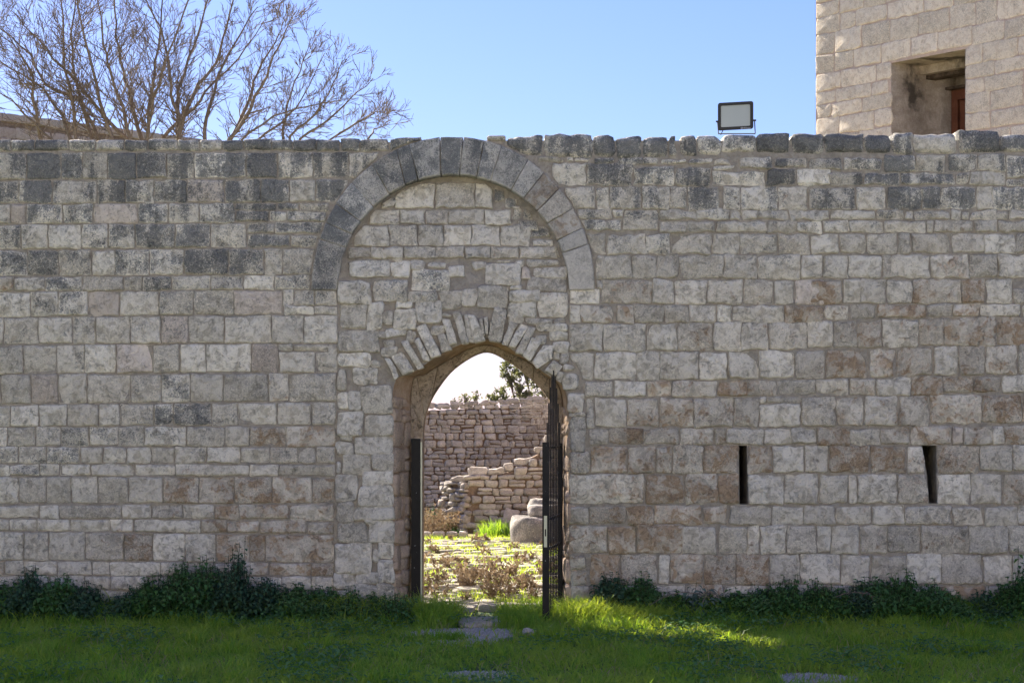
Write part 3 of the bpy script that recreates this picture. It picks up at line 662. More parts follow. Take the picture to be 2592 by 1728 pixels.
b = len(V); V += [Vector((s * 9, y, z)) for s in (-1, 1) for y, z in ((YF, -.2), (YB, -.2), (YB, ZT_L if s < 0 else ZT_R), (YF, ZT_L if s < 0 else ZT_R))]
Fc += [(b, b + 1, b + 2, b + 3), (b + 4, b + 5, b + 6, b + 7)]
for h_ in holes:
    b = len(V); n = len(h_)
    V += [Vector((x, YF, z)) for x, z in h_] + [Vector((x, YB, z)) for x, z in h_]
    for i in range(n): Fc.append((b + i, b + (i + 1) % n, b + n + (i + 1) % n, b + n + i))
mesh_obj('mortar_core', V, Fc, M['mortar'], wall)
def loft(name, rows, mat, parent, wob=0.0):
    n = len(rows[0]); V = []; Fc = []
    for k, r in enumerate(rows):
        for v in r:
            w = Vector((0, 0, 0))
            if wob and 0 < k < len(rows) - 1: w = noise.noise_vector(v * 9) * wob
            V.append(v + w)
    for k in range(len(rows) - 1):
        for i in range(n - 1): Fc.append((k * n + i, k * n + i + 1, (k + 1) * n + i + 1, (k + 1) * n + i))
    return mesh_obj(name, V, Fc, mat, parent, True)
rows = [[a.lerp(c, t) for a, c in zip(fr_, mi_)] for t in (0, .2, .4, .6, .8, 1)]
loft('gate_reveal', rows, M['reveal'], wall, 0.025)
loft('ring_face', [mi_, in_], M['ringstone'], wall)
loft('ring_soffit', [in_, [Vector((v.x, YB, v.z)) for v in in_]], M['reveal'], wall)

# rough stones of the two gateway jambs
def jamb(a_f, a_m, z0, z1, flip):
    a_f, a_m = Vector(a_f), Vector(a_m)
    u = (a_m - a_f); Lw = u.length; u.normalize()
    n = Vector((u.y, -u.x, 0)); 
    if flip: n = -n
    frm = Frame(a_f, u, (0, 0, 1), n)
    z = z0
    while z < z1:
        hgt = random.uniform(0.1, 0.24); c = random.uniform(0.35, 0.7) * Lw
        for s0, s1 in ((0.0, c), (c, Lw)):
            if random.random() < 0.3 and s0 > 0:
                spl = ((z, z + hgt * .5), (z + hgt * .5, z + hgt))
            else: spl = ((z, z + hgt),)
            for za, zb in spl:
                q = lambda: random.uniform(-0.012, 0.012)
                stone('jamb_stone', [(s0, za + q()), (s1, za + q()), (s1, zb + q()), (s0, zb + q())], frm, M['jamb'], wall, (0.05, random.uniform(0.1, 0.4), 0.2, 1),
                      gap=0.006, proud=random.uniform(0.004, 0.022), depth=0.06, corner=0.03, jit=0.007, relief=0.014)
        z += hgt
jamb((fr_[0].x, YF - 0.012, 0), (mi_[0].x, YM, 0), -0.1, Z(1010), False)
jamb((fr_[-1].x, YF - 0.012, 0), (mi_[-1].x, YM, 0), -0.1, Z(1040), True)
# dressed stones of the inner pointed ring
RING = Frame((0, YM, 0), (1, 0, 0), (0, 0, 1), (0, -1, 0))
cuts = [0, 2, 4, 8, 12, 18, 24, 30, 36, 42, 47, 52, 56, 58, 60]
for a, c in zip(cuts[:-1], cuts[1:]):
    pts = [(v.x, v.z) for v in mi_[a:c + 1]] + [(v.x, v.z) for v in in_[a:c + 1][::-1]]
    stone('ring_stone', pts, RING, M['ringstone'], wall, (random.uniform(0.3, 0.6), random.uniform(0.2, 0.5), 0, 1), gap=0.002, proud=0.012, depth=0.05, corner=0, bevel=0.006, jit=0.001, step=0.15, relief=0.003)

# room behind the two slits
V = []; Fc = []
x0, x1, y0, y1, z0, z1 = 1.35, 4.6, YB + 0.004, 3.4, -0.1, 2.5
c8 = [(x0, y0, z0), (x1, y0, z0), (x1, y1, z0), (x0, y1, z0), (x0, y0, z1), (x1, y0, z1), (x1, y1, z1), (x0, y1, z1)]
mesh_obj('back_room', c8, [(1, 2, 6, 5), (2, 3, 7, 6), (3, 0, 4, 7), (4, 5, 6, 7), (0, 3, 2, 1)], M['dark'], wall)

# masonry beyond the frame, one mesh on each side
for sx in (-1, 1):
    J = Joined(); z = 0.0
    while z < Z(365):
        hgt = random.uniform(0.17, 0.26); hgt = min(hgt, Z(352) - z)
        x = 4.66 if sx > 0 else 4.72
        while x < 7.5:
            w = random.uniform(0.2, 0.38)
            a, b_ = sorted((sx * x, sx * (x + w)))
            J.add(stone_geo([(a, z), (b_, z), (b_, z + hgt), (a, z + hgt)], WALL, proud=random.uniform(0.008, 0.02)))
            x += w
        z += hgt
    J.build('outer_masonry', M['ashlar'], wall, (0.35, 0.1, 0, 1))

# ------------------------------------------------------------------ generic coursed rubble
def bond(x0, x1, z0, z1, wr, hr, top=None, split=0.2, zj=0.012):
    """rows of uneven stones over a rectangle, cut off at the profile top(x)"""
    out = []; z = z0
    while z < z1:
        hgt = random.uniform(*hr); x = x0 - random.uniform(0, wr[0])
        while x < x1:
            w = random.uniform(*wr); q = lambda: random.uniform(-zj, zj)
            za, zb = z, z + hgt
            tp = top(x + w / 2) if top else z1
            if zb <= tp + 0.03:
                parts = [(za, zb)]
                if random.random() < split and hgt > 0.6 * hr[1]:
                    m = za + hgt * random.uniform(0.35, 0.65); parts = [(za, m), (m, zb)]
                for a, b in parts:
                    s = [(x + q(), a + q()), (x + w + q(), a + q()), (x + w + q(), b + q()), (x + q(), b + q())]
                    out.append(s)
            x += w
        z += hgt
    return out
def prism(name, frame, pts, h0, h1, mat, parent=None):
    """outline on a frame, from depth h0 to h1"""
    n = len(pts); V = [frame(a, b, h0) for a, b in pts] + [frame(a, b, h1) for a, b in pts]
    Fc = [tuple(range(n)), tuple(range(2 * n - 1, n - 1, -1))] + [(i, n + i, n + (i + 1) % n, (i + 1) % n) for i in range(n)]
    return mesh_obj(name, V, Fc, mat, parent)
def boxm(name, lo, hi, mat, parent=None, bev=0.0):
    x0, y0, z0 = lo; x1, y1, z1 = hi
    V = [(x0, y0, z0), (x1, y0, z0), (x1, y1, z0), (x0, y1, z0), (x0, y0, z1), (x1, y0, z1), (x1, y1, z1), (x0, y1, z1)]
    o = mesh_obj(name, V, [(3, 2, 1, 0), (4, 5, 6, 7), (0, 1, 5, 4), (1, 2, 6, 5), (2, 3, 7, 6), (3, 0, 4, 7)], mat, parent)
    if bev:
        m = o.modifiers.new('bevel', 'BEVEL'); m.width = bev; m.segments = 2
    return o

# ------------------------------------------------------------------ tower behind the wall
tw = thing('stone_tower', 'tall tower of pale warm limestone blocks with a deep window', 'tower')
TH = math.radians(54.3); TO = Vector((X(2065, 8.0), 8.0, 0))
TF = Frame(TO, (math.cos(TH), -math.sin(TH), 0), (0, 0, 1), (-math.sin(TH), -math.cos(TH), 0))
TL, TD, TZ = 4.6, 4.0, 9.5
wx0, wx1, wz0, wz1 = 1.30, 2.47, 3.9, 6.02
V = []; Fc = []
loops = [[(0, 0), (TL, 0), (TL, TZ), (0, TZ)], [(wx0, wz0), (wx1, wz0), (wx1, wz1), (wx0, wz1)]]
for lp in loops: V += [TF(a, b, 0) for a, b in lp]
Fc = [tuple(t) for t in tessellate_polygon([[Vector((a, b, 0)) for a, b in lp] for lp in loops])]
V += [TF(a, b, -TD) for a, b in loops[0]]
Fc += [(1, 9, 10, 2), (9, 8, 11, 10), (8, 0, 3, 11), (3, 2, 10, 11)]
mesh_obj('tower_core', V, Fc, M['tower_mortar'], tw)
# window recess: splayed left reveal, step, timber casement
rl = [(wx0, 0), (wx0 + 0.06, -0.2), (wx0 + 0.03, -0.45), (wx0 + 0.05, -0.72), (wx0 + 0.13, -0.72), (wx0 + 0.13, -1.0)]
V = []; Fc = []
nz = 12
for k in range(nz + 1):
    z = wz0 + (wz1 - wz0) * k / nz
    for a, h_ in rl:
        w = 0.02 * noise.noise(Vector((a * 9, h_ * 9, z * 5))) if -0.72 < h_ < 0 else 0
        V.append(TF(a + w, z, h_))
m_ = len(rl)
for k in range(nz):
    for i in range(m_ - 1): Fc.append((k * m_ + i, k * m_ + i + 1, (k + 1) * m_ + i + 1, (k + 1) * m_ + i))
mesh_obj('window_reveal', V, Fc, M['plaster'], tw, True)
prism('window_reveal', TF, [(wx1, wz0), (wx1 + 0.02, wz0), (wx1 + 0.02, wz1), (wx1, wz1)], 0, -1.0, M['plaster'], tw)
lint = mesh_obj('window_head', [TF(wx0, wz1, 0), TF(wx1, wz1, 0), TF(wx1, wz1, -0.45), TF(wx0, wz1, -0.45), TF(wx1, wz1 - 0.1, -0.47), TF(wx0, wz1 - 0.1, -0.47),
                                TF(wx1, wz1 - 0.1, -1.0), TF(wx0, wz1 - 0.1, -1.0)], [(0, 1, 2, 3), (3, 2, 4, 5), (5, 4, 6, 7)], M['plaster'], tw)
prism('timber_lintel', TF, [(wx0 + 0.05, wz1 - 0.15), (wx1 - 0.003, wz1 - 0.15), (wx1 - 0.003, wz1 - 0.104), (wx0 + 0.05, wz1 - 0.104)], -0.55, -0.72, M['old_timber'], tw)
prism('timber_lintel', TF, [(wx0 + 0.13, wz1 - 0.268), (wx1 - 0.003, wz1 - 0.268), (wx1 - 0.003, wz1 - 0.235), (wx0 + 0.13, wz1 - 0.235)], -0.80, -0.97, M['old_timber'], tw)
prism('window_back', TF, [(wx0, wz0), (wx1, wz0), (wx1, wz1), (wx0, wz1)], -1.0, -1.05, M['plaster'], tw)
cz = wz1 - 0.27
cs = prism('casement', TF, [(wx0 + 0.14, wz0), (wx0 + 0.24, wz0), (wx0 + 0.24, cz), (wx0 + 0.14, cz)], -0.90, -0.99, M['wood'], tw)
prism('casement', TF, [(wx0 + 0.24, cz - 0.12), (wx1 - 0.01, cz - 0.12), (wx1 - 0.01, cz), (wx0 + 0.24, cz)], -0.90, -0.99, M['wood'], tw)
prism('sash', TF, [(wx0 + 0.25, wz0), (wx0 + 0.33, wz0), (wx0 + 0.33, cz - 0.13), (wx0 + 0.25, cz - 0.13)], -0.93, -0.99, M['wood'], tw)
M['glass'] = flat_material('dark_window_glass', (0.02, 0.022, 0.02), 0.08, 0, 0.5)
prism('pane', TF, [(wx0 + 0.33, wz0), (wx1 - 0.01, wz0), (wx1 - 0.01, cz - 0.13), (wx0 + 0.33, cz - 0.13)], -0.96, -0.98, M['glass'], tw)
zs = [4.6, 4.83, 5.05, 5.26, 5.49, 5.66, 5.83, 6.05, 6.28, 6.55, 6.76, 6.95, 7.18, 7.42, 7.65]
for za, zb in zip(zs[:-1], zs[1:]):
    x = -random.uniform(0, 0.25); first = True
    while x < 3.9:
        w = random.uniform(0.26, 0.62)
        a, b = max(x, 0.003), min(x + w, TL)
        x += w
        if b - a < 0.09: continue
        segs = [(a, b)]
        if za < wz1 - 0.04:
            segs = []
            if a < wx0 - 0.02: segs.append((a, min(b, wx0 + random.uniform(-0.01, 0.015))))
            if b > wx1 + 0.02: segs.append((max(a, wx1 + 0.004), b))
        for s0, s1 in segs:
            if s1 - s0 < 0.07: continue
            q = lambda: random.uniform(-0.012, 0.012)
            stone('tower_block', [(s0, za + q()), (s1, za + q()), (s1, zb + q()), (s0, zb + q())], TF, M['tower'], tw,
                  (random.choice([0.05, 0.05, 0.1, 0.3]), random.uniform(0.05, 0.32), 0, 1), gap=0.006, proud=random.uniform(0.004, 0.009), depth=0.04, corner=0.02, bevel=0.006, jit=0.008, relief=0.005)

# ------------------------------------------------------------------ far building on the other side
fb = thing('stone_building', 'brownish stone building with a straight parapet behind the bare tree', 'building')
B0 = P(530, 350, 27.0); B1 = P(0, 280, 22.9)
bu = Vector((B1.x - B0.x, B1.y - B0.y, 0)).normalized(); bn = Vector((-bu.y, bu.x, 0))
if bn.y > 0: bn = -bn
BF = Frame((B0.x, B0.y, 0), bu, (0, 0, 1), bn)
bt = B0.z - 0.06
prism('building_core', BF, [(-4, 0), (9, 0), (9, bt - 0.03), (-4, bt - 0.03)], 0, -6, M['earth_mortar'], fb)
M['far_stone'] = stone_material('far_limestone', (0.40, 0.31, 0.25), (0.50, 0.405, 0.335), (0.2, 0.16, 0.13), (0.36, 0.24, 0.15), (0.42, 0.33, 0.29), fine=16, bump=0.4)
for s_ in bond(-2.5, 6.6, bt - 1.15, bt - 0.16, (0.22, 0.5), (0.16, 0.24), None, 0.1):
    stone('building_block', s_, BF, M['far_stone'], fb, (0.15, 0.2, 0.2, 1), gap=0.004, proud=0.012, depth=0.05, corner=0.03)
x = -2.6
while x < 6.7:
    w = random.uniform(0.5, 0.9)
    stone('parapet_slab', [(x, bt - 0.16), (x + w, bt - 0.16), (x + w, bt + 0.01), (x, bt + 0.01)], BF, M['far_stone'], fb, (0.2, 0.2, 0.2, 1), gap=0.003, proud=0.05, depth=0.45, corner=0.02)
    x += w

# ------------------------------------------------------------------ floodlight on the coping
yL = 0.16
fl = thing('floodlight', 'black square floodlight with frosted lens standing on the wall coping', 'floodlight', loc=tuple(P(1864, 344, yL)))
def FLp(px, py, y=0.0):
    p = P(px, py, yL + y); return p - fl.location
def rrect(name, x0, y0, x1, y1, r, ya, yb, mat, parent, hole=None, shear=-5.0):
    def ring(x0, y0, x1, y1, r):
        out = []
        for cx, cy, a0 in ((x1 - r, y0 + r, -90), (x1 - r, y1 - r, 0), (x0 + r, y1 - r, 90), (x0 + r, y0 + r, 180)):
            for k in range(5):
                a = math.radians(a0 + 22.5 * k); out.append((cx + r * math.cos(a), cy + r * math.sin(a)))
        return [(x, y + shear * (x - 1862) / 90) for x, y in out]
    o = ring(x0, y0, x1, y1, r); n = len(o); V = []; Fc = []
    if hole is None:
        V = [FLp(x, y, ya) for x, y in o] + [FLp(x, y, yb) for x, y in o]
        Fc = [tuple(range(n)), tuple(range(2 * n - 1, n - 1, -1))] + [(i, n + i, n + (i + 1) % n, (i + 1) % n) for i in range(n)]
    else:
        h = ring(*hole); V = [FLp(x, y, t) for q, t in ((o, ya), (h, ya), (h, yb), (o, yb)) for x, y in q]
        for k in range(4):
            for i in range(n):
                j = (i + 1) % n; a, b = k * n, ((k + 1) % 4) * n
                Fc.append((a + i, a + j, b + j, b + i))
    return mesh_obj(name, V, Fc, mat, parent)
rrect('housing', 1817, 258.5, 1907, 329, 6, 0.02, 0.06, M['black_plastic'], fl)
rrect('bezel', 1817, 258.5, 1907, 329, 6, 0.0, 0.021, M['black_plastic'], fl, hole=(1825, 266.5, 1899, 320.5, 3))
rrect('lens', 1824.5, 266, 1899.5, 321, 3, 0.006, 0.018, M['lens'], fl)
def bar(name, a, b, wx, wy, mat, parent):
    a, b = Vector(a), Vector(b); d = (b - a).normalized()
    s = d.cross(Vector((0, 1, 0)))
    if s.length < 1e-3: s = Vector((1, 0, 0))
    s.normalize(); t = d.cross(s).normalized()
    V = [p + s * wx * i + t * wy * j for p in (a, b) for i, j in ((-.5, -.5), (.5, -.5), (.5, .5), (-.5, .5))]
    return mesh_obj(name, V, [(3, 2, 1, 0), (4, 5, 6, 7), (0, 1, 5, 4), (1, 2, 6, 5), (2, 3, 7, 6), (3, 0, 4, 7)], mat, parent)
bar('bracket_arm', FLp(1816, 307, 0.03), FLp(1818.5, 338, 0.03), 0.006, 0.03, M['black_plastic'], fl)
bar('bracket_arm', FLp(1910, 306, 0.03), FLp(1911.5, 338, 0.03), 0.006, 0.03, M['black_plastic'], fl)
bar('bracket_foot', FLp(1818, 339, 0.03), FLp(1912, 339, 0.03), 0.006, 0.03, M['black_plastic'], fl)
bar('bracket_bolt', FLp(1812, 308, 0.03), FLp(1818, 308, 0.03), 0.014, 0.014, M['black_plastic'], fl)
bar('bracket_bolt', FLp(1907, 305, 0.03), FLp(1914, 305, 0.03), 0.014, 0.014, M['black_plastic'], fl)
bar('cable', FLp(1830, 330, 0.05), FLp(1824, 342, 0.05), 0.007, 0.007, M['black_plastic'], fl)
cu = bpy.data.curves.new('lettering', 'FONT'); cu.body = 'LEDVANCE'; cu.size = 0.016; cu.extrude = 0.0004; cu.space_character = 1.02
tmp = bpy.data.objects.new('lettering_src', cu); COL.objects.link(tmp)
me = bpy.data.meshes.new_from_object(tmp.evaluated_get(bpy.context.evaluated_depsgraph_get()))
bpy.data.objects.remove(tmp)
lt = bpy.data.objects.new('lettering', me); COL.objects.link(lt); me.materials.clear(); me.materials.append(M['print'])
lt.parent = fl; lt.location = FLp(1881.5, 326, -0.002); lt.rotation_euler = (math.pi / 2, 0, 0)
wd = max(v.co.x for v in me.vertices); lt.scale = (0.062 / wd, 1, 1)
ringV = []; ringF = []
for k in range(16):
    a = 2 * math.pi * k / 16
    for r in (0.0055, 0.0085): ringV.append(FLp(1877.5, 324.7, -0.002) + Vector((r * math.cos(a), 0, r * math.sin(a))))
    j = (k + 1) % 16; ringF.append((2 * k, 2 * k + 1, 2 * j + 1, 2 * j))
mesh_obj('ring_emblem', ringV, ringF, M['print'], fl)

# ------------------------------------------------------------------ iron gate, swung open towards the grass
H0 = P(1420, 1100, 0.30); N0 = P(1381, 1100, -0.86)
hinge = Vector((H0.x, 0.30, 0)); near = Vector((N0.x, -0.86, 0))
gu = (near - hinge); GL = gu.length; gu.normalize()
gn = Vector((gu.y, -gu.x, 0))
gate = thing('iron_gate', 'black iron bar gate with pointed stepped top swung open at the gateway', 'gate', loc=tuple(hinge))
GF = Frame((0, 0, 0), gu, (0, 0, 1), gn)
def gbar(name, a0, a1, z0, z1, th, parent=gate, mat='iron', off=0.0):
    return prism(name, GF, [(a0, z0), (a1, z0), (a1, z1), (a0, z1)], off + th / 2, off - th / 2, M[mat], parent)
ST = 1.53
st1 = gbar('stile', GL - 0.05, GL, -0.02, ST, 0.055)
st2 = gbar('stile', 0.0, 0.05, 0.05, ST - 0.02, 0.03)
for z in (0.10, 0.62, 0.87, 1.47): gbar('rail', 0.05, GL - 0.06, z, z + 0.02, 0.008)
nb = 9
for k in range(nb):
    a = 0.05 + (GL - 0.11) * (k + 0.5) / nb
    t = abs((k + 0.5) / nb - 0.5) * 2
    zt = 1.60 + 0.54 * (1 - t ** 1.6)
    b_ = gbar('bar', a - 0.0065, a + 0.0065, 0.10, zt, 0.0108)
    for z in (0.63, 0.88, 1.48): pass
for k in range(nb):
    a = 0.05 + (GL - 0.11) * (k + 0.5) / nb
    for z in (0.63, 0.88, 1.48):
        prism('rivet', GF, [(a - .007, z - .007), (a + .007, z - .007), (a + .007, z + .007), (a - .007, z + .007)], -0.011, 0.011, M['iron'], gate)
# lock plate on the free edge of the leaf
EF = Frame(gu * (GL + 0.0005), gn if gn.x > 0 else -gn, (0, 0, 1), gu)
lp = prism('lock_plate', EF, [(-0.013, 0.66), (0.013, 0.66), (0.013, 0.92), (-0.013, 0.92)], 0.0, 0.004, M['zinc'], gate)
prism('lock_slot', EF, [(-0.005, 0.75), (0.005, 0.75), (0.005, 0.81), (-0.005, 0.81)], 0.0045, 0.006, M['iron'], lp)
for z in (0.25, 1.3): prism('hinge', GF, [(-0.05, z), (0.02, z), (0.02, z + 0.05), (-0.05, z + 0.05)], -0.02, 0.02, M['iron'], gate)
# fixed post on the other jamb
pa, pb = P(1041, 1110, 0.28), P(1064, 1585, 0.28)
post = thing('gate_post', 'black square steel gate post fixed inside the plain jamb', 'post', loc=((pa.x + pb.x) / 2, 0.31, 0))
hw = (pb.x - pa.x) / 2
boxm('post_tube', (-hw, -0.03, -0.05), (hw, 0.03, pa.z), M['iron'], post)
boxm('post_lit_side', (hw + 0.001, -0.02, 0.0), (hw + 0.014, 0.02, pa.z - 0.03), M['zinc'], post)  # lighter side of the post, its light put into a pale metal strip

# ------------------------------------------------------------------ tubes for trees and twigs
class Tubes:
    def __init__(s): s.V, s.F, s.T, s.n = [], [], [], 0
    def add(s, pts, radii, sides=4):
        pts = [Vector(p) for p in pts]; m = len(pts); a0 = random.uniform(0, 6)
        for i, p in enumerate(pts):
            d = (pts[min(m - 1, i + 1)] - pts[max(0, i - 1)])
            if d.length < 1e-6: d = Vector((0, 0, 1))
            d.normalize()
            u = d.cross(Vector((0.3, 0.9, 0.2))); u.normalize(); w = d.cross(u)
            for k in range(sides):
                a = a0 + 2 * math.pi * k / sides; q = p + (u * math.cos(a) + w * math.sin(a)) * radii[i]
                s.V.append((q.x, q.y, q.z))
        for i in range(m - 1):
            for k in range(sides):
                k2 = (k + 1) % sides; b = s.n + i * sides; c = b + sides
                s.F.append((b + k, b + k2, c + k2)); s.F.append((b + k, c + k2, c + k))
        s.n += m * sides
    def build(s, name, mat, parent=None): return np_obj(name, s.V, s.F, mat, parent, smooth=True)

def rnd_vec(): 
    v = Vector((random.gauss(0, 1), random.gauss(0, 1), random.gauss(0, 1))); return v.normalized()
def branch(T, p, d, L, r, depth, upl=0.12, kids=(5, 8), maxd=3, minr=0.0022):
    n = 5 if depth < maxd else 4
    pts = [Vector(p)]; dd = Vector(d).normalized(); dirs = []
    for i in range(n):
        dd = (dd + rnd_vec() * 0.11 + Vector((0, 0, upl))).normalized(); dirs.append(dd.copy())
        pts.append(pts[-1] + dd * L / n)
    rad = [max(minr, r * (1 - 0.75 * i / n)) for i in range(n + 1)]
    T.add(pts, rad, 5 if r > 0.012 else (4 if r > 0.005 else 3))
    if depth >= maxd: return
    for k in range(random.randint(*kids)):
        t = random.uniform(0.2, 0.98); i = min(n - 1, int(t * n))
        q = pts[i].lerp(pts[i + 1], t * n - i)
        side = rnd_vec(); side = (side - dirs[i] * side.dot(dirs[i])).normalized()
        nd = dirs[i] * random.uniform(0.8, 1.0) + side * random.uniform(0.3, 0.75)
        branch(T, q, nd, L * random.uniform(0.45, 0.8) * (1.1 - 0.35 * t), max(minr, rad[i] * 0.6), depth + 1, upl, kids, maxd, minr)

# ------------------------------------------------------------------ bare tree behind the wall
random.seed(21)
TY = 7.5
tb = P(385, 1560, TY); tb.z = 0
tree = thing('bare_tree', 'leafless many-stemmed tree spreading its twigs above the wall', 'tree', loc=tuple(tb))
VT = (0, 0, 1060 / 2352)
stems = [[(430, 790), (400, 560), (350, 300), (350, 0), (330, -300)], [(560, 790), (440, 560), (250, 480), (170, 310), (0, 160), (-120, 60)], [(390, 790), (350, 650), (240, 490), (60, 390), (-120, 240)],
         [(730, 790), (690, 600), (620, 400), (580, 260), (555, 0), (520, -250)], [(800, 790), (740, 560), (690, 400), (650, 200), (640, 0), (660, -250)], [(830, 790), (840, 620), (870, 420), (890, 200), (910, 0), (900, -280)],
         [(1010, 790), (1015, 650), (960, 540), (960, 380), (900, 160), (820, 0), (760, -160)], [(1005, 790), (1040, 640), (1120, 470), (1210, 360), (1280, 150), (1330, -60), (1350, -200)],
         [(1150, 790), (1170, 600), (1250, 370), (1370, 170), (1450, 40)], [(1290, 790), (1400, 610), (1500, 430), (1570, 260), (1660, 100)], [(1600, 790), (1620, 600), (1700, 400), (1770, 210)],
         [(1640, 770), (1800, 640), (1900, 480), (1960, 340)], [(1710, 780), (1870, 670), (2000, 560), (2140, 440)], [(820, 790), (860, 560), (950, 300), (1060, 0), (1120, -220)],
         [(1290, 790), (1400, 560), (1440, 420), (1560, 240), (1600, 130)], [(720, 790), (560, 620), (440, 480), (300, 330), (180, 180), (60, 60)], [(230, 790), (190, 560), (180, 420), (120, 300), (-40, 150)],
         [(300, 790), (140, 640), (60, 560), (-80, 470)], [(1880, 785), (2050, 690), (2140, 640), (2200, 610)], [(1450, 785), (1600, 690), (1720, 560), (1850, 300)], [(900, 790), (1060, 640), (1150, 520), (1330, 330), (1480, 130)],
         [(640, 790), (560, 560), (500, 300), (440, 60), (420, -200)], [(1000, 790), (1000, 500), (1090, 250), (1160, 0), (1220, -150)], [(520, 790), (470, 600), (420, 420), (400, 200), (420, 0), (440, -180)],
         [(2100, 788), (2150, 730), (2240, 690)], [(1350, 785), (1540, 650), (1760, 590), (1980, 560)]]
trunk = Tubes(); tw_ = Tubes()
for s_ in stems:
    dy = random.uniform(-1.4, 1.6); q = []; far = s_[-1][0] > 1000
    s_ = [(x if x < 1400 else 1400 + (x - 1400) * 0.94, y) for x, y in s_]
    for k, (x, y) in enumerate(s_):
        yy = TY + dy * (0.3 + 0.7 * k / max(1, len(s_) - 1))
        q.append(P(VT[0] + x * VT[2], VT[1] + y * VT[2], yy) - tb)
    base = Vector((q[0].x * 0.25, q[0].y * 0.25, 0.0)); lower = base.lerp(q[0], 0.5) + Vector((q[0].x * 0.1, 0, 0))
    pts = [base, lower] + q
    fine = []
    for i in range(len(pts) - 1):
        for k in range(3):
            t = k / 3; v = pts[i].lerp(pts[i + 1], t); fine.append(v + rnd_vec() * 0.018 * min(1, i))
    fine.append(pts[-1]); n = len(fine)
    r0 = 0.036 if len(s_) > 4 else 0.026
    rad = [max(0.005, r0 * (1 - 0.86 * i / (n - 1))) for i in range(n)]
    trunk.add(fine, rad, 6)
    for i in range(6, n):
        if fine[i].z < Z(380, TY): continue
        d = (fine[min(n - 1, i + 1)] - fine[i - 1]).normalized()
        for k in range(random.choice([2, 2, 3, 3])):
            side = rnd_vec(); side = (side - d * side.dot(d)).normalized()
            nd = d * random.uniform(0.5, 1.0) + side * random.uniform(0.5, 1.0)
            branch(tw_, fine[i].lerp(fine[i - 1], random.random()), nd, random.uniform(0.28, 0.66) * (0.6 if far else 1), max(0.0035, rad[i] * 0.4), 1, 0.05, (2, 4), 3, 0.0028)
trunk.build('trunk', M['bark'], tree); tag(tw_.build('twigs', M['bark'], tree), kind='stuff')

# ------------------------------------------------------------------ courtyard behind the gate
random.seed(5)
# far dry-stone wall
YW = 16.0
dw = thing('dry_stone_wall', 'grey brown dry-stone wall closing the far side of the courtyard', 'wall')
DF = Frame((0, YW, 0), (1, 0, 0), (0, 0, 1), (0, -1, 0))
def dtop(x): return 1.97 + 0.05 * (x + 1.2) + 0.05 * noise.noise(Vector((x * 3, 0, 4)))
prism('earth_core', DF, [(-7, 0), (6, 0), (6, 2.1), (1, 1.95), (-1.5, 1.85), (-7, 1.7)], -0.015, -0.55, M['earth_mortar'], dw)
vis = []; rest = []
for s_ in bond(-6.5, 5.5, 0.0, 2.35, (0.075, 0.22), (0.06, 0.135), dtop, 0.35, 0.014):
    cx_ = sum(p[0] for p in s_) / 4; cz_ = sum(p[1] for p in s_) / 4
    (vis if (-1.52 < cx_ < 0.62 and cz_ > 0.05) else rest).append(s_)
vis.sort(key=lambda s: -abs(area(s)))
rk = dict(gap=0.004, depth=0.1, corner=0.03, bevel=0.02, jit=0.008, relief=0.014, step=0.12)
for s_ in vis[:300]:
    stone('wall_stone', s_, DF, M['rubble'], dw, (random.uniform(0, 0.55), random.uniform(0, 0.2), random.uniform(0, 0.15), 1), proud=random.uniform(0.01, 0.04), **rk)
J = Joined()
for s_ in vis[300:] + rest: J.add(stone_geo(s_, DF, proud=random.uniform(0.01, 0.04), **rk))
J.build('small_stones', M['rubble'], dw)
x = -6.5
while x < 5.5:                                               # loose capping stones with depth
    w = random.uniform(0.12, 0.3); zt = dtop(x + w / 2)
    stone('capping_stone', [(x, zt - 0.06), (x + w, zt - 0.06), (x + w, zt + random.uniform(-0.02, 0.04)), (x, zt + random.uniform(-0.02, 0.04))], DF, M['rubble'], dw,
          (0.1, 0.1, 0.2, 1), proud=random.uniform(0.0, 0.05), gap=0.004, depth=0.4, corner=0.03, jit=0.012)
    x += w

# stepped ruin of a rubble wall
YR = 13.0
ru = thing('ruined_wall', 'broken rubble wall rising in rough steps towards the gate leaf', 'wall')
prof = [(1122, 1214), (1160, 1216), (1186, 1206), (1212, 1196), (1265, 1194), (1292, 1186), (1310, 1178), (1332, 1168), (1346, 1150), (1366, 1140), (1382, 1124), (1402, 1108), (1450, 1090), (1560, 1080)]
prx = [(X(a, YR), Z(b, YR)) for a, b in prof]
def rtop(x):
    if x <= prx[0][0]: return prx[0][1]
    for (a, za), (b, zb) in zip(prx[:-1], prx[1:]):
        if a <= x <= b: return za + (zb - za) * (x - a) / (b - a)
    return prx[-1][1]
RX0 = X(1180, YR); RX1 = X(1540, YR)
RF = Frame((0, YR, 0), (1, 0, 0), (0, 0, 1), (0, -1, 0))
core = [(RX0 + 0.02, 0)] + [(RX1, 0), (RX1, prx[-1][1] - 0.06)] + [(a, z - 0.05) for a, z in prx[::-1] if RX0 + 0.03 < a < RX1] + [(RX0 + 0.02, rtop(RX0) - 0.06)]
prism('earth_core', RF, core, -0.02, -0.6, M['earth_mortar'], ru)
for s_ in bond(RX0, RX1, 0.0, 2.0, (0.1, 0.28), (0.06, 0.14), rtop, 0.25, 0.014):
    if min(p[0] for p in s_) < RX0 - 0.05: continue
    stone('rubble_stone', s_, RF, M['rubble'], ru, (random.uniform(0, 0.35), random.uniform(0.1, 0.4), random.uniform(0, 0.4), 1), proud=random.uniform(0.01, 0.045), **{**rk, 'depth': 0.2})
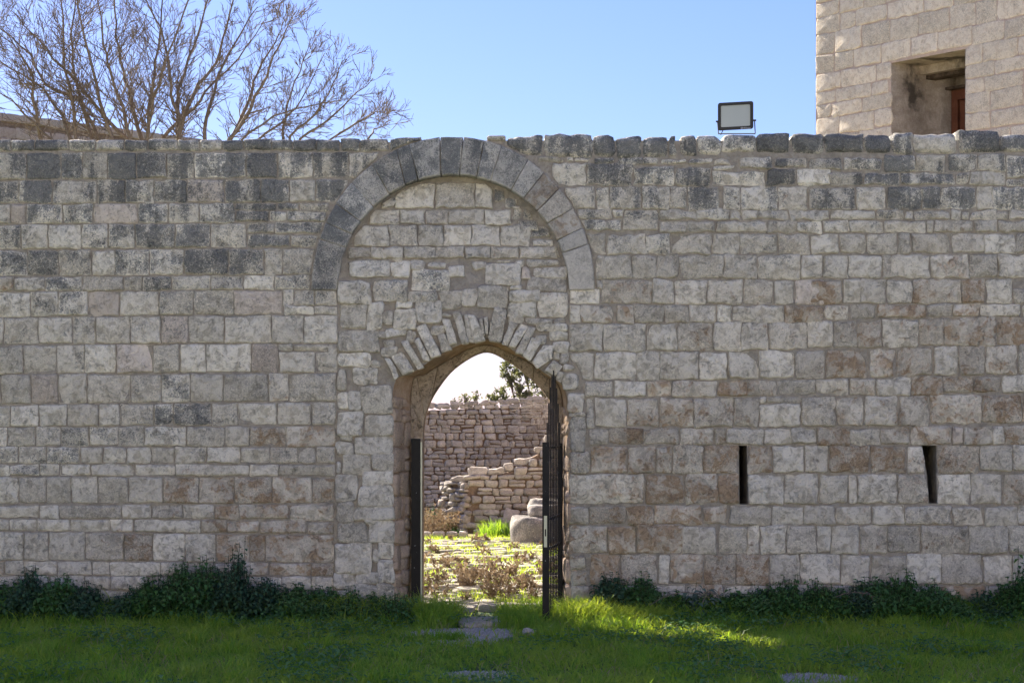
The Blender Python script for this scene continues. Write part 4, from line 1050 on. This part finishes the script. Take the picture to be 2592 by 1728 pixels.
# its broken end, facing the sun side
e0 = Vector((RX0, YR, 0)); e1 = Vector((X(1122, YR + 0.55), YR + 0.55, 0)); eu = (e0 - e1).normalized()
EFm = Frame(e1, eu, (0, 0, 1), (eu.y, -eu.x, 0)); EL = (e0 - e1).length
prism('earth_core', EFm, [(0.03, 0), (EL - 0.02, 0), (EL - 0.02, rtop(RX0) - 0.08), (0.03, prx[0][1] - 0.08)], -0.03, -0.3, M['earth_mortar'], ru)
for s_ in bond(0.0, EL, 0.0, prx[0][1] + 0.02, (0.09, 0.2), (0.07, 0.15), lambda x: prx[0][1], 0.4, 0.025):
    if max(p[0] for p in s_) > EL + 0.06: continue
    stone('rubble_stone', s_, EFm, M['rubble'], ru, (0.05, random.uniform(0.2, 0.5), random.uniform(0.1, 0.5), 1), proud=random.uniform(0.0, 0.08), **{**rk, 'depth': 0.12})
x = RX0 - 0.25
while x < RX1:                                               # flat stones lying on the broken top
    w = random.uniform(0.14, 0.34); zt = rtop(x + w / 2); hgt = random.uniform(0.05, 0.1)
    for yy in (0.03, 0.3):
        if x < RX0 and yy < 0.2: continue
        TFm = Frame((0, YR + yy, 0), (1, 0, 0), (0, 0, 1), (0, -1, 0))
        stone('top_stone', [(x, zt - 0.03), (x + w, zt - 0.03), (x + w, zt + hgt), (x, zt + hgt * random.uniform(0.6, 1.1))], TFm, M['rubble'], ru, (0.05, 0.15, 0.2, 1),
              proud=random.uniform(0, 0.05), gap=0.004, depth=0.26, corner=0.03, jit=0.012)
    x += w

def lathe(name, prof_, mat, loc, parent=None, seg=44, wob=0.09):
    pr = []
    for (r0, z0), (r1, z1) in zip(prof_[:-1], prof_[1:]): pr += [(r0 + (r1 - r0) * k / 3, z0 + (z1 - z0) * k / 3) for k in range(3)]
    prof_ = pr + [prof_[-1]]
    V = []; Fc = []
    for r, z in prof_:
        for k in range(seg):
            a = 2 * math.pi * k / seg; q = Vector((r * math.cos(a), r * math.sin(a), z))
            V.append(q * (1 + wob * noise.noise(q * 4 + Vector(loc)) + wob * 0.5 * noise.noise(q * 11 + Vector(loc))))
    for i in range(len(prof_) - 1):
        for k in range(seg): Fc.append((i * seg + k, i * seg + (k + 1) % seg, (i + 1) * seg + (k + 1) % seg, (i + 1) * seg + k))
    Fc.append(tuple(range((len(prof_) - 1) * seg, len(prof_) * seg)))
    o = mesh_obj(name, V, Fc, mat, parent, True, [0.0] * len(V), (0.72, 0.3, 0.2, 1)); o.location = loc
    return o
yd = 10.6
d1 = lathe('stone_drum', [(0.50, -0.02), (0.52, 0.1), (0.49, 0.28), (0.455, 0.345), (0.41, 0.365), (0.2, 0.37)], M['rubble'], (X(1382, yd), yd, 0))
tag(d1, 'big squat round stone drum lying beside the ruined wall', 'stone drum')
d2 = lathe('stone_drum', [(0.25, 0), (0.275, 0.03), (0.27, 0.12), (0.24, 0.15), (0.1, 0.155)], M['rubble'], (X(1384, yd), yd + 0.05, 0.375))
tag(d2, 'small flat round stone resting on the big stone drum', 'stone drum')
d3 = lathe('stone_boulder', [(0.3, -0.02), (0.33, 0.2), (0.33, 0.46), (0.28, 0.53), (0.15, 0.55)], M['rubble'], (X(1392, 12.2), 12.2, 0), wob=0.08)
tag(d3, 'upright rounded boulder against the ruined wall behind the drums', 'boulder')
ls = stone('leaning_slab', [(-0.13, 0), (0.16, 0), (0.24, 0.36), (0.02, 0.42)], Frame((X(1277, 12.7), 12.7, 0), (1, 0, 0), (0, 0.3, 0.95), (0, -0.95, 0.3)), M['rubble'], None, (0.2, 0.3, 0.5, 1), depth=0.1, corner=0.05)
tag(ls, 'flat stone slab leaning against the foot of the ruined wall', 'stone slab')
for k, (a, b_) in enumerate(((1064, 1092), (1093, 1128), (1129, 1158), (1160, 1184))):
    yk = 11.7
    o = stone('kerb_stone', [(X(a, yk), 0.0), (X(b_, yk), 0.0), (X(b_, yk), 0.09), (X(a, yk), 0.1)], Frame((0, yk, 0), (1, 0, 0), (0, 0, 1), (0, -1, 0)), M['rubble'], None, (0.1, 0.3, 0.4, 1), depth=0.22, corner=0.03)
    tag(o, ['long kerb stone bordering the weed bed, nearest the gate post side', 'kerb stone bordering the weed bed, second from the gate post side', 'kerb stone bordering the weed bed, third from the gate post side', 'short kerb stone at the foot of the ruined wall end'][k], 'kerb stone', 'kerb stones along the weed bed')

# paving of the courtyard
pv = []; y = 0.75
while y < 11.4:
    dep = random.uniform(0.13, 0.26); x = -3.2 - random.uniform(0, 0.3)
    while x < 2.9:
        w = random.uniform(0.18, 0.5); q = lambda: random.uniform(-0.03, 0.03)
        if random.random() < 0.72: pv.append([(x + q(), y + q()), (x + w + q(), y + q()), (x + w + q(), y + dep + q()), (x + q(), y + dep + q())])
        x += w + 0.02
    y += dep + 0.02
GFm = Frame((0, 0, 0.006), (1, 0, 0), (0, 1, 0), (0, 0, 1))
def in_view(s): 
    cx_ = sum(p[0] for p in s) / 4; cy_ = sum(p[1] for p in s) / 4
    return X(1060, cy_) < cx_ < X(1440, cy_)
pk = dict(gap=0.012, depth=0.03, corner=0.05, bevel=0.02, jit=0.012, relief=0.01, step=0.16)
see = [s for s in pv if in_view(s)]; see.sort(key=lambda s: sum(p[1] for p in s)); oth = [s for s in pv if not in_view(s)]
for s_ in see[:300]: stone('paving_stone', s_, GFm, M['paving'], yard, (random.uniform(0, 0.3), random.uniform(0, 0.35), 0.2, 1), proud=random.uniform(0.012, 0.035), **pk)
J = Joined()
for s_ in see[300:] + oth: J.add(stone_geo(s_, GFm, proud=random.uniform(0.012, 0.03), **pk))
J.build('far_paving', M['paving'], yard)
# slabs of the threshold
for k, (a, b_, ya, yb, hz) in enumerate(((1166, 1272, -0.95, -0.62, 0.045), (1205, 1262, 0.42, 0.68, 0.05), (1128, 1200, 0.4, 0.66, 0.04))):
    o = stone('threshold_slab', [(X(a), ya), (X(b_), ya), (X(b_), yb), (X(a), yb)], GFm, M['paving'], None, (0.1, 0.1, 0.2, 1), proud=hz, depth=0.03, corner=0.05, jit=0.015, relief=0.012)
    tag(o, ['worn pale threshold slab lying in the gateway next to the gravel', 'flat slab inside the gateway on the gate leaf side', 'flat slab inside the gateway on the gate post side'][k], 'stone slab')

# ------------------------------------------------------------------ leaves and grass
def leaf_batch(pos, direc, up, length, width, fold=0.25, droop=0.25):
    """folded pointed leaves: arrays (n,3)... returns verts (n*6) and tris (n*4... as index)"""
    n = len(pos); d = direc / np.linalg.norm(direc, axis=1, keepdims=True)
    s = np.cross(d, up); s /= np.linalg.norm(s, axis=1, keepdims=True) + 1e-9
    u = np.cross(s, d); L_ = length[:, None]; W = width[:, None]
    base = pos; m = pos + d * L_ * 0.45 - u * L_ * 0.0
    tip = pos + d * L_ - u * L_ * droop
    l = m + s * W * 0.5 + u * W * fold; r = m - s * W * 0.5 + u * W * fold
    l2 = pos + d * L_ * 0.75 - u * L_ * droop * .5 + s * W * 0.3 + u * W * fold * .6; r2 = pos + d * L_ * 0.75 - u * L_ * droop * .5 - s * W * 0.3 + u * W * fold * .6
    V = np.stack([base, l, m, r, l2, r2, tip], axis=1).reshape(-1, 3)
    t = np.array([[0, 2, 1], [0, 3, 2], [1, 2, 4], [2, 3, 5], [2, 5, 6], [2, 6, 4]])
    T = (np.arange(n)[:, None, None] * 7 + t[None]).reshape(-1, 3)
    return V, T
def clump_mesh(name, centre, half_w, depth, height, nst, lsize, mat, parent, droop=0.3, tilt=0.5, per=11, spread_top=0.5):
    pos = []; dr = []; ln = []; tn = []; ST_ = Tubes()
    for k in range(nst):
        bx = random.uniform(-half_w, half_w); by = random.uniform(-depth, 0)
        env = 1 - 0.65 * (abs(bx) / half_w) ** 2 - 0.45 * (by / -depth if depth else 0)
        hgt = height * max(0.25, env) * random.uniform(0.75, 1.0)
        if random.random() < 0.06: hgt *= 1.18
        p = Vector((bx * 0.75, by * 0.7, 0)); q = Vector((bx + random.gauss(0, 0.03), by - random.uniform(0, 0.06), hgt))
        pts = [p, p.lerp(q, 0.5) + rnd_vec() * 0.02, q]; ST_.add(pts, [0.004, 0.003, 0.002], 3)
        for j in range(per):
            t = 0.3 + 0.7 * (j + random.random()) / per
            c = p.lerp(q, t); a = j * 2.4 + random.uniform(-.5, .5)
            out = Vector((math.cos(a), math.sin(a), random.uniform(-0.75, 0.1) + (0.6 if t > 0.9 else 0)))
            pos.append(c); dr.append(out); ln.append(lsize * random.uniform(0.65, 1.15) * (1.05 - 0.45 * t * t)); tn.append(random.random() * 0.7 + (0.3 if t > 0.9 else 0))
    pos = np.array([tuple(v) for v in pos]); dr = np.array([tuple(v) for v in dr]); ln = np.array(ln)
    V, T = leaf_batch(pos, dr, np.tile(np.array([[0., 0., 1.]]), (len(pos), 1)) + rng.normal(0, .15, (len(pos), 3)), ln, ln * 0.62, 0.15, droop)
    tag(np_obj('foliage', V, T, mat, parent, np.repeat(np.array(tn), 7)), kind='stuff')
    tag(ST_.build('stems', M['stem'], parent), kind='stuff')
M['leaf'] = leaf_material('pellitory_leaf', (0.055, 0.14, 0.048), (0.12, 0.26, 0.08), 0.25, ((0.07, 0.17, 0.02), (0.13, 0.26, 0.03)), 0.45)
M['leaf_b'] = leaf_material('pellitory_leaf_fresh', (0.05, 0.14, 0.036), (0.12, 0.25, 0.06), 0.28)
M['leaf_c'] = leaf_material('pellitory_leaf_old', (0.045, 0.105, 0.055), (0.09, 0.18, 0.09), 0.22)
M['thistle'] = leaf_material('grey_leaf', (0.09, 0.15, 0.115), (0.15, 0.21, 0.17), 0.2)
M['mallow'] = leaf_material('mallow_leaf', (0.055, 0.15, 0.04), (0.09, 0.21, 0.055), 0.3)
M['stem'] = flat_material('green_stem', (0.05, 0.06, 0.025), 0.7)
random.seed(11)
clumps = [(-10, 60, 1470), (40, 55, 1462), (90, 50, 1432), (165, 60, 1448), (240, 42, 1466), (345, 55, 1480), (400, 55, 1450), (470, 50, 1416), (530, 50, 1400), (605, 60, 1386), (680, 50, 1455),
          (755, 55, 1470), (830, 50, 1478), (900, 55, 1482), (955, 48, 1500), (985, 34, 1525), (1545, 50, 1442), (1620, 55, 1446), (1665, 45, 1492), (1715, 45, 1490), (1805, 45, 1497), (1855, 45, 1494), (1910, 50, 1480), (1950, 40, 1482),
          (1985, 55, 1455), (2060, 50, 1462), (2110, 45, 1478), (2160, 45, 1470), (2205, 55, 1455), (2245, 45, 1462), (2275, 60, 1446), (2345, 48, 1466), (2390, 40, 1490), (2475, 45, 1492), (2525, 50, 1470), (2590, 70, 1418), (2680, 60, 1440)]
for k, (cx_, hw_, tp) in enumerate(clumps):
    h_ = Z(tp); near_gate = 880 < cx_ < 1000
    t_ = thing('pellitory_plant', 'dark green pellitory clump growing along the foot of the gate wall', 'plant', 'pellitory clumps along the wall', loc=(X(cx_), -0.04, 0))
    zone = 'under the stretch of lichen darkened blocks' if cx_ < 300 else ('under the brown stained smooth blocks' if cx_ < 800 else ('next to the gate post jamb' if cx_ < 1010 else
           ('under the rust stained rough blocks beside the gate leaf' if cx_ < 1720 else ('below the narrow straight slit' if cx_ < 1950 else ('beside the spreading thistle' if cx_ < 2230 else 'below the wide topped slit')))))
    t_['label'] = 'dark green pellitory clump ' + zone
    if cx_ == 605: t_['label'] = 'tallest pellitory clump against the wall, its spires reaching the brown stained blocks'; del t_['group']
    if cx_ == 2590: t_['label'] = 'big bushy pellitory clump past the mallow leaves at the wall foot'; del t_['group']
    clump_mesh('pellitory', None, hw_ / 290 * 1.15, 0.45 if 1500 < cx_ < 1720 else 0.78, h_ * 1.1, int(75 + hw_ * 1.5), random.uniform(0.06, 0.088), M[random.choice(['leaf', 'leaf', 'leaf_b', 'leaf_c'])], t_, per=13)
t_ = thing('pellitory_plant', 'low trailing pellitory clump spilling over beside the gate post', 'plant', loc=(X(1012), -0.45, 0))
clump_mesh('pellitory', None, 0.22, 0.6, 0.3, 90, 0.055, M['leaf'], t_)
for cx_, tp, lab in ((1765, 1462, 'grey leaved thistle with dry stalks at the wall foot beside the stained blocks'), (2125, 1470, 'spreading grey leaved thistle between pellitory clumps below the blocks')):
    t_ = thing('thistle_plant', lab, 'plant', loc=(X(cx_), -0.2, 0))
    clump_mesh('thistle', None, 0.28, 0.35, Z(tp) * 0.95, 26, 0.13, M['thistle'], t_, droop=0.4, per=6)
    S = Tubes()
    for k in range(2):
        a = random.uniform(-1, 1); p = Vector((random.uniform(-.2, .2), -0.2, 0.2)); pts = [p + Vector((a * 0.12 * i, -0.03 * i, 0.05 * i - 0.012 * i * i)) for i in range(6)]
        S.add(pts, [0.0045] * 6, 4)
    tag(S.build('dry_stalks', M['bark'], t_), kind='stuff')
t_ = thing('mallow_plant', 'mallow plant with broad round leaves growing by the wall', 'plant', loc=(X(2450), -0.1, 0))
clump_mesh('mallow', None, 0.2, 0.25, Z(1488), 16, 0.12, M['mallow'], t_, per=5)
clump_mesh('mallow', None, 0.45, 0.5, 0.2, 10, 0.1, M['mallow'], t_, per=4)

def blades(x, y, z0, hgt, wid, lean, seg=2):
    n = len(x); a = rng.uniform(0, 2 * np.pi, n); la = rng.uniform(0, 2 * np.pi, n)
    s = np.stack([np.cos(a), np.sin(a), np.zeros(n)], 1) * wid[:, None] * 0.5
    ld = np.stack([np.cos(la), np.sin(la), np.zeros(n)], 1) * (lean * hgt)[:, None]
    b = np.stack([x, y, z0], 1); up = np.zeros((n, 3)); up[:, 2] = hgt
    v0, v1 = b - s, b + s; m = b + up * 0.55 + ld * 0.3; v2, v3 = m - s * .8, m + s * .8; tip = b + up * (1 - 0.25 * lean[:, None]) + ld
    V = np.stack([v0, v1, v2, v3, tip], 1).reshape(-1, 3)
    t = np.array([[0, 1, 3], [0, 3, 2], [2, 3, 4]]); T = (np.arange(n)[:, None, None] * 5 + t[None]).reshape(-1, 3)
    return V, T
M['grass'] = leaf_material('grass_blade', (0.14, 0.32, 0.055), (0.36, 0.46, 0.11), 0.55, ((0.30, 0.50, 0.03), (0.66, 0.74, 0.06)), 0.5)
M['weed'] = leaf_material('low_weed', (0.09, 0.23, 0.07), (0.17, 0.32, 0.10), 0.3)
def nz2(x, y, s, o=0.0): return np.array([noise.noise(Vector((a * s, b * s, o))) for a, b in zip(x, y)])
def gravel_mask(x, y):
    """true where the gravel patch before the gate and the ones further out lie"""
    w = 0.22 * np.sin(7 * x + 3) + 0.18 * np.sin(9 * y + 5 * x)
    m1 = ((x - X(1168, -1.65)) / 0.42) ** 2 + ((y + 1.65) / 0.6) ** 2 < 1 + w
    m2 = ((x - X(1210, -4.2)) / 0.24) ** 2 + ((y + 4.25) / 0.35) ** 2 < 1
    m3 = ((x - X(2060, -4.2)) / 0.28) ** 2 + ((y + 4.35) / 0.3) ** 2 < 1
    path = (np.abs(x - X(1212)) < 0.17) & (y > -1.3) & (y < 0.35)
    return m1, m2, m3, path
NB = 150000
x = rng.uniform(-6.2, 6.2, NB); y = -6.4 + 6.38 * rng.random(NB) ** 0.9
m1, m2, m3, path = gravel_mask(x, y)
keep = ~((m1 | path) & (rng.random(NB) > 0.03)) & ~((m2 | m3) & (rng.random(NB) > 0.2))
x, y = x[keep], y[keep]
n1 = nz2(x, y, 0.9, 1.0); n2 = nz2(x, y, 3.0, 5.0)
tall = np.clip((y + 1.15) / 0.7, 0, 1)
hgt = (0.05 + 0.04 * np.clip(n1 + 0.3, 0, 1) + 0.09 * np.clip(n2, 0, 1)) * rng.uniform(0.5, 1.25, len(x)) + tall * rng.uniform(0.03, 0.22, len(x))
tint = np.clip(0.38 + 0.55 * n1 + 0.35 * n2 + rng.normal(0, 0.25, len(x)), 0, 1)
Vg, Tg = blades(x, y, np.zeros(len(x)), hgt, rng.uniform(0.005, 0.011, len(x)), rng.uniform(0.4, 1.5, len(x)))
tag(np_obj('grass', Vg, Tg, M['grass'], None, np.repeat(tint, 5)), 'short green grass covering the strip in front of the wall', 'grass', kind='stuff')
# tall tufts either side of the gateway
def tuft(name, label, cx_, cy_, rx, ry, n, hmax, mat='grass', t0=0.3):
    a = rng.normal(0, 0.5, n); b = rng.normal(0, 0.5, n); x = cx_ + a * rx; y = cy_ + b * ry
    h_ = hmax * rng.uniform(0.5, 1.0, n) * np.clip(1.1 - 0.35 * (a * a + b * b), 0.3, 1)
    V, T = blades(x, y, np.zeros(n), h_, rng.uniform(0.005, 0.010, n), rng.uniform(0.3, 1.0, n))
    o = np_obj(name, V - np.array([[cx_, cy_, 0]]), T, M[mat], None, np.repeat(np.clip(rng.normal(t0, 0.2, n), 0, 1), 5))
    o.location = (cx_, cy_, 0); tag(o, label, 'grass tuft', kind='stuff'); return o
tuft('grass_tuft', 'tall grass tuft growing at the foot of the gate post', X(1105), -0.5, 0.22, 0.6, 1500, 0.24)
tuft('grass_tuft', 'sunlit grass tuft in the gateway beside the small rock', X(1325), -0.7, 0.24, 0.5, 1500, 0.2)
tuft('grass_tuft', 'tall bright grass tuft behind the free edge of the gate leaf', X(1480), -0.5, 0.3, 0.3, 1500, 0.28, t0=0.7)  # yellower tint than other tufts: sunlight put into the blade colour
tuft('grass_tuft', 'long leaning sunlit grass beside the bright patch at the wall', X(1600), -0.6, 0.4, 0.3, 1800, 0.22, t0=0.75)  # raised tint paints the sun patch into these blades too
tuft('grass_tuft', 'dark grass tuft poking out of the gravel patch', X(1135, -1.95), -1.95, 0.2, 0.12, 300, 0.12, t0=0.1)
tuft('grass_tuft', 'strappy grass tuft at the foot of the leaning slab', X(1262, 12.2), 12.2, 0.28, 0.2, 420, 0.34, t0=0.1)
# scattered longer tufts in the lawn
cxs = rng.uniform(-5.5, 5.5, 150); cys = rng.uniform(-6.0, -0.9, 150)
x = (cxs[:, None] + rng.normal(0, 0.05, (150, 55))).ravel(); y = (cys[:, None] + rng.normal(0, 0.04, (150, 55))).ravel()
m1, m2, m3, path = gravel_mask(x, y); kk = ~(m1 | m2 | m3 | path); x, y = x[kk], y[kk]; n = len(x)
Vg, Tg = blades(x, y, np.zeros(n), rng.uniform(0.08, 0.2, n), rng.uniform(0.005, 0.01, n), rng.uniform(0.4, 1.2, n))
tag(np_obj('tall_grass', Vg, Tg, M['grass'], None, np.repeat(np.clip(rng.normal(0.3, 0.25, n), 0, 1), 5)), 'longer grass tufts standing out of the short lawn', 'grass', kind='stuff')
# dead straw among the green
n = 7000; x = rng.uniform(-6, 6, n); y = rng.uniform(-6.3, -0.4, n); kk = nz2(x, y, 1.7, 21.0) > -0.1; x, y = x[kk], y[kk]; n = len(x)
M['straw'] = leaf_material('dead_straw', (0.34, 0.27, 0.13), (0.52, 0.44, 0.24), 0.4)
Vg, Tg = blades(x, y, np.zeros(n), rng.uniform(0.05, 0.14, n), rng.uniform(0.003, 0.007, n), rng.uniform(0.5, 1.8, n))
tag(np_obj('dead_grass', Vg, Tg, M['straw'], None, np.repeat(rng.random(n), 5)), 'dead straw coloured blades scattered through the lawn', 'grass', kind='stuff')
# low broad-leaved weeds among the grass
n = 26000; x = rng.uniform(-6, 6, n); y = rng.uniform(-6.2, -0.7, n); q = nz2(x, y, 1.1, 9.0)
m1, m2, m3, path = gravel_mask(x, y)
k = (q > 0.02 + 0.25 * rng.random(n)) & ~m1 & ~m2 & ~m3; x, y = x[k], y[k]; n = len(x)
a = rng.uniform(0, 6.28, n); d = np.stack([np.cos(a), np.sin(a), rng.uniform(-0.1, 0.7, n)], 1)
V, T = leaf_batch(np.stack([x, y, rng.uniform(0.02, 0.11, n)], 1), d, np.tile(np.array([[0., 0., 1.]]), (n, 1)), rng.uniform(0.025, 0.075, n), rng.uniform(0.014, 0.04, n), 0.2, 0.3)
tag(np_obj('low_weeds', V, T, M['weed'], None, np.repeat(rng.random(n), 7)), 'patches of low bluish green weeds among the grass', 'weeds', kind='stuff')

# ------------------------------------------------------------------ gravel and the small rock
def pebbles(name, label, cx_, cy_, rx, ry, n, sheet=True):
    th = rng.uniform(0, 6.28, n); r = np.sqrt(rng.random(n)) * (1 + 0.25 * np.sin(th * 3 + cx_) * 0.6)
    x = r * np.cos(th) * rx; y = r * np.sin(th) * ry; s = rng.uniform(0.004, 0.013, n)
    t = np.array([[1, 0, 0], [0, 1, 0], [-1, 0, 0], [0, -1, 0], [0.1, 0.1, 0.75]])
    V = np.stack([x, y, np.zeros(n)], 1)[:, None, :] + t[None] * s[:, None, None] * rng.uniform(0.6, 1.3, (n, 5, 1)) + np.array([0, 0, 0.006])
    f = np.array([[0, 1, 4], [1, 2, 4], [2, 3, 4], [3, 0, 4]]); T = (np.arange(n)[:, None, None] * 5 + f[None]).reshape(-1, 3)
    o = np_obj(name, V.reshape(-1, 3), T, M['pebble'], None, np.repeat(rng.random(n), 5)); o.location = (cx_, cy_, 0)
    tag(o, label, 'gravel', kind='stuff')
    pts = [(rx * 1.0 * (1 + 0.15 * math.sin(3 * a + cx_)) * math.cos(a), ry * (1 + 0.15 * math.sin(3 * a + cx_)) * math.sin(a), 0.004) for a in [2 * math.pi * k / 40 for k in range(40)]]
    b = mesh_obj('gravel_bed', pts, [tuple(range(40))], M['gravel_bed'], o)
M['pebble'] = leaf_material('limestone_pebble', (0.40, 0.34, 0.27), (0.66, 0.58, 0.48), 0.0, None, 0.9)
pebbles('gravel', 'pale gravel patch on the ground before the gateway', X(1168, -1.65), -1.65, 0.46, 0.66, 7000)
pebbles('gravel', 'small gravel patch showing through the grass straight before the gateway', X(1210, -4.2), -4.25, 0.26, 0.36, 1600)
pebbles('gravel', 'thin gravel patch in the grass below the wide slit', X(2060, -4.2), -4.35, 0.3, 0.3, 1300)
rk_ = stone('rock', [(-0.055, 0), (0.05, 0), (0.055, 0.05), (0.0, 0.07), (-0.05, 0.06)], Frame((X(1339, -1.6), -1.6, 0), (1, 0, 0), (0, 0.2, 0.98), (0, -0.98, 0.2)), M['rubble'], None, (0.3, 0.1, 0.2, 1), depth=0.09, corner=0.03, proud=0.02, gap=0)
tag(rk_, 'small grey rock in the grass by the free edge of the gate', 'rock')

# ------------------------------------------------------------------ courtyard weeds
random.seed(3)
M['dry'] = leaf_material('dry_weed', (0.17, 0.115, 0.07), (0.33, 0.25, 0.16), 0.3)
V = []; T = []; TN = []
def dry_plant(bx, by, h_):
    for k in range(random.randint(5, 9)):
        a = random.uniform(0, 6.28); ln = random.uniform(0.2, 0.6)
        p = np.array([bx + random.gauss(0, 0.02), by + random.gauss(0, 0.02), 0.0]); d = np.array([math.cos(a) * ln, math.sin(a) * ln, 1.0]) * h_ * random.uniform(0.6, 1.0)
        w = np.array([0.0025, 0, 0]); b = len(V); tn = random.random()
        V.extend([p - w, p + w, p + d]); T.append((b, b + 1, b + 2)); TN.extend([tn] * 3)
        for j in range(9):
            t = random.uniform(0.3, 1.0); c = p + d * t; e = np.random.default_rng(len(V)).normal(0, 1, 3) * 0.022; f = np.array([e[2], e[0], e[1]]) * 0.35
            b = len(V); V.extend([c, c + e + f, c + e - f]); T.append((b, b + 1, b + 2)); TN.extend([random.random()] * 3)
for k in range(520):
    y = random.uniform(1.2, 11.0); x = random.uniform(X(1040, y) - 0.3, X(1450, y) + 0.3)
    dens = 0.75 if 1.8 < y < 5.0 else 0.28
    if random.random() > dens or noise.noise(Vector((x * 1.5, y * 1.1, 2))) < -0.15: continue
    dry_plant(x, y, random.uniform(0.06, 0.19) * (1.1 if y < 5.5 else 0.6))
for k in range(45): dry_plant(random.uniform(X(1066, 13), X(1150, 13)), random.uniform(11.9, 13.6), random.uniform(0.2, 0.5))
tag(np_obj('dry_weeds', V, T, M['dry'], None, TN), 'brown dry weed stalks standing on the courtyard paving', 'weeds', kind='stuff')
n = 36000; y = rng.uniform(0.5, 12, n); x = rng.uniform(-2.4, 1.6, n); q = nz2(x, y, 1.3, 3.0)
kk = (q > -0.2 + 0.4 * rng.random(n)) & ~((np.abs(x - X(1212)) < 0.17) & (y < 0.8)); x, y = x[kk], y[kk]
Vg, Tg = blades(x, y, np.zeros(len(x)), rng.uniform(0.02, 0.09, len(x)), rng.uniform(0.005, 0.01, len(x)), rng.uniform(0.2, 0.9, len(x)))
tag(np_obj('courtyard_grass', Vg, Tg, M['grass'], None, np.repeat(np.clip(rng.normal(0.6, 0.25, len(x)), 0, 1), 5)), 'yellowish grass sprouting between the courtyard paving stones', 'grass', kind='stuff')
for cx_, cy_, hw_, h_, lab in ((1135, 12.5, 0.22, 0.3, 'bright green leafy weed clump at the broken wall end'), (1095, 13.6, 0.3, 0.5, 'dark weed clump in front of the dry-stone wall')):
    t_ = thing('weed_clump', lab, 'plant', loc=(X(cx_, cy_), cy_, 0))
    clump_mesh('weed', None, hw_, 0.3, h_, 30, 0.06, M['mallow'], t_)

# ------------------------------------------------------------------ trees beyond the dry-stone wall
M['olive'] = leaf_material('olive_leaf', (0.10, 0.115, 0.065), (0.19, 0.20, 0.13), 0.4, ((0.15, 0.17, 0.05), (0.25, 0.26, 0.1)))
def leafy(name, label, px, yy, blobs, n, ls):
    base = Vector((X(px, yy), yy, 0)); t_ = thing(name, label, 'tree', loc=tuple(base)); S = Tubes(); pos = []; dr = []
    for (bx, bz, r, wgt) in blobs:
        c = Vector((X(bx, yy), yy, Z(bz, yy))) - base; R = r * (D + yy) / F
        low = Vector((0, 0, 0.0)); midp = low.lerp(c, 0.55) + Vector((0, 0, -0.1))
        S.add([low, midp, c], [0.07, 0.035, 0.008], 5)
        for k in range(10):
            e = c + rnd_vec() * R * random.uniform(0.5, 1.0); S.add([c.lerp(midp, random.uniform(0, .4)), (c + e) / 2 + rnd_vec() * R * .1, e], [0.012, 0.006, 0.003], 3)
            for j in range(int(n * wgt / 10)):
                s_ = e + rnd_vec() * R * 0.38 * random.random(); pos.append(s_); dr.append(rnd_vec() + Vector((0, 0, 0.3)))
    pos = np.array([tuple(v) for v in pos]); dr = np.array([tuple(v) for v in dr]); m = len(pos)
    V, T = leaf_batch(pos, dr, rng.normal(0, 1, (m, 3)), rng.uniform(0.7, 1.2, m) * ls, rng.uniform(0.3, 0.45, m) * ls, 0.1, 0.1)
    tag(np_obj('crown', V, T, M['olive'], t_, np.repeat(rng.random(m), 7)), kind='stuff'); S.build('trunk', M['bark'], t_)
leafy('olive_tree', 'grey green olive tree rising behind the dry-stone wall', 1390, 18.5,
      [(1285, 945, 28, 1), (1310, 975, 34, 1.2), (1345, 1000, 34, 1.2), (1275, 1003, 26, .8), (1330, 930, 26, .8), (1380, 960, 45, 1.2), (1400, 1000, 40, 1), (1245, 1010, 16, .4), (1420, 910, 60, 1.4), (1470, 970, 60, 1.4)], 330, 0.075)
leafy('olive_tree', 'low olive shoots just showing over the dry-stone wall', 1180, 18.0, [(1180, 1010, 14, .5), (1205, 1004, 14, .5), (1155, 1016, 9, .3), (1190, 1030, 20, .5)], 110, 0.07)
# bare shrub hanging over the dry-stone wall
sp = Vector((X(1408, 15.4), 15.4, 0)); t_ = thing('bare_shrub', 'pale leafless shrub hanging over the dry-stone wall behind the gate', 'shrub', loc=tuple(sp)); S = Tubes()
for k in range(26):
    z_ = random.uniform(1.2, 2.1)
    branch(S, (random.uniform(-0.05, 0.25), random.uniform(-0.1, 0.2), z_), Vector((random.uniform(-1, -0.2), random.uniform(-0.4, 0.2), random.uniform(-0.9, 0.5))), random.uniform(0.35, 0.7), 0.007, 1, -0.03, (3, 5), 3, 0.002)
S.add([(0.2, 0, 0), (0.15, 0, 1.0), (0.1, 0, 2.1)], [0.03, 0.025, 0.015], 6)
M['pale_bark'] = rough_material('pale_bark', (0.33, 0.28, 0.24), (0.45, 0.39, 0.34), None, scale=30, bump=0.3)
S.build('twigs', M['pale_bark'], t_)
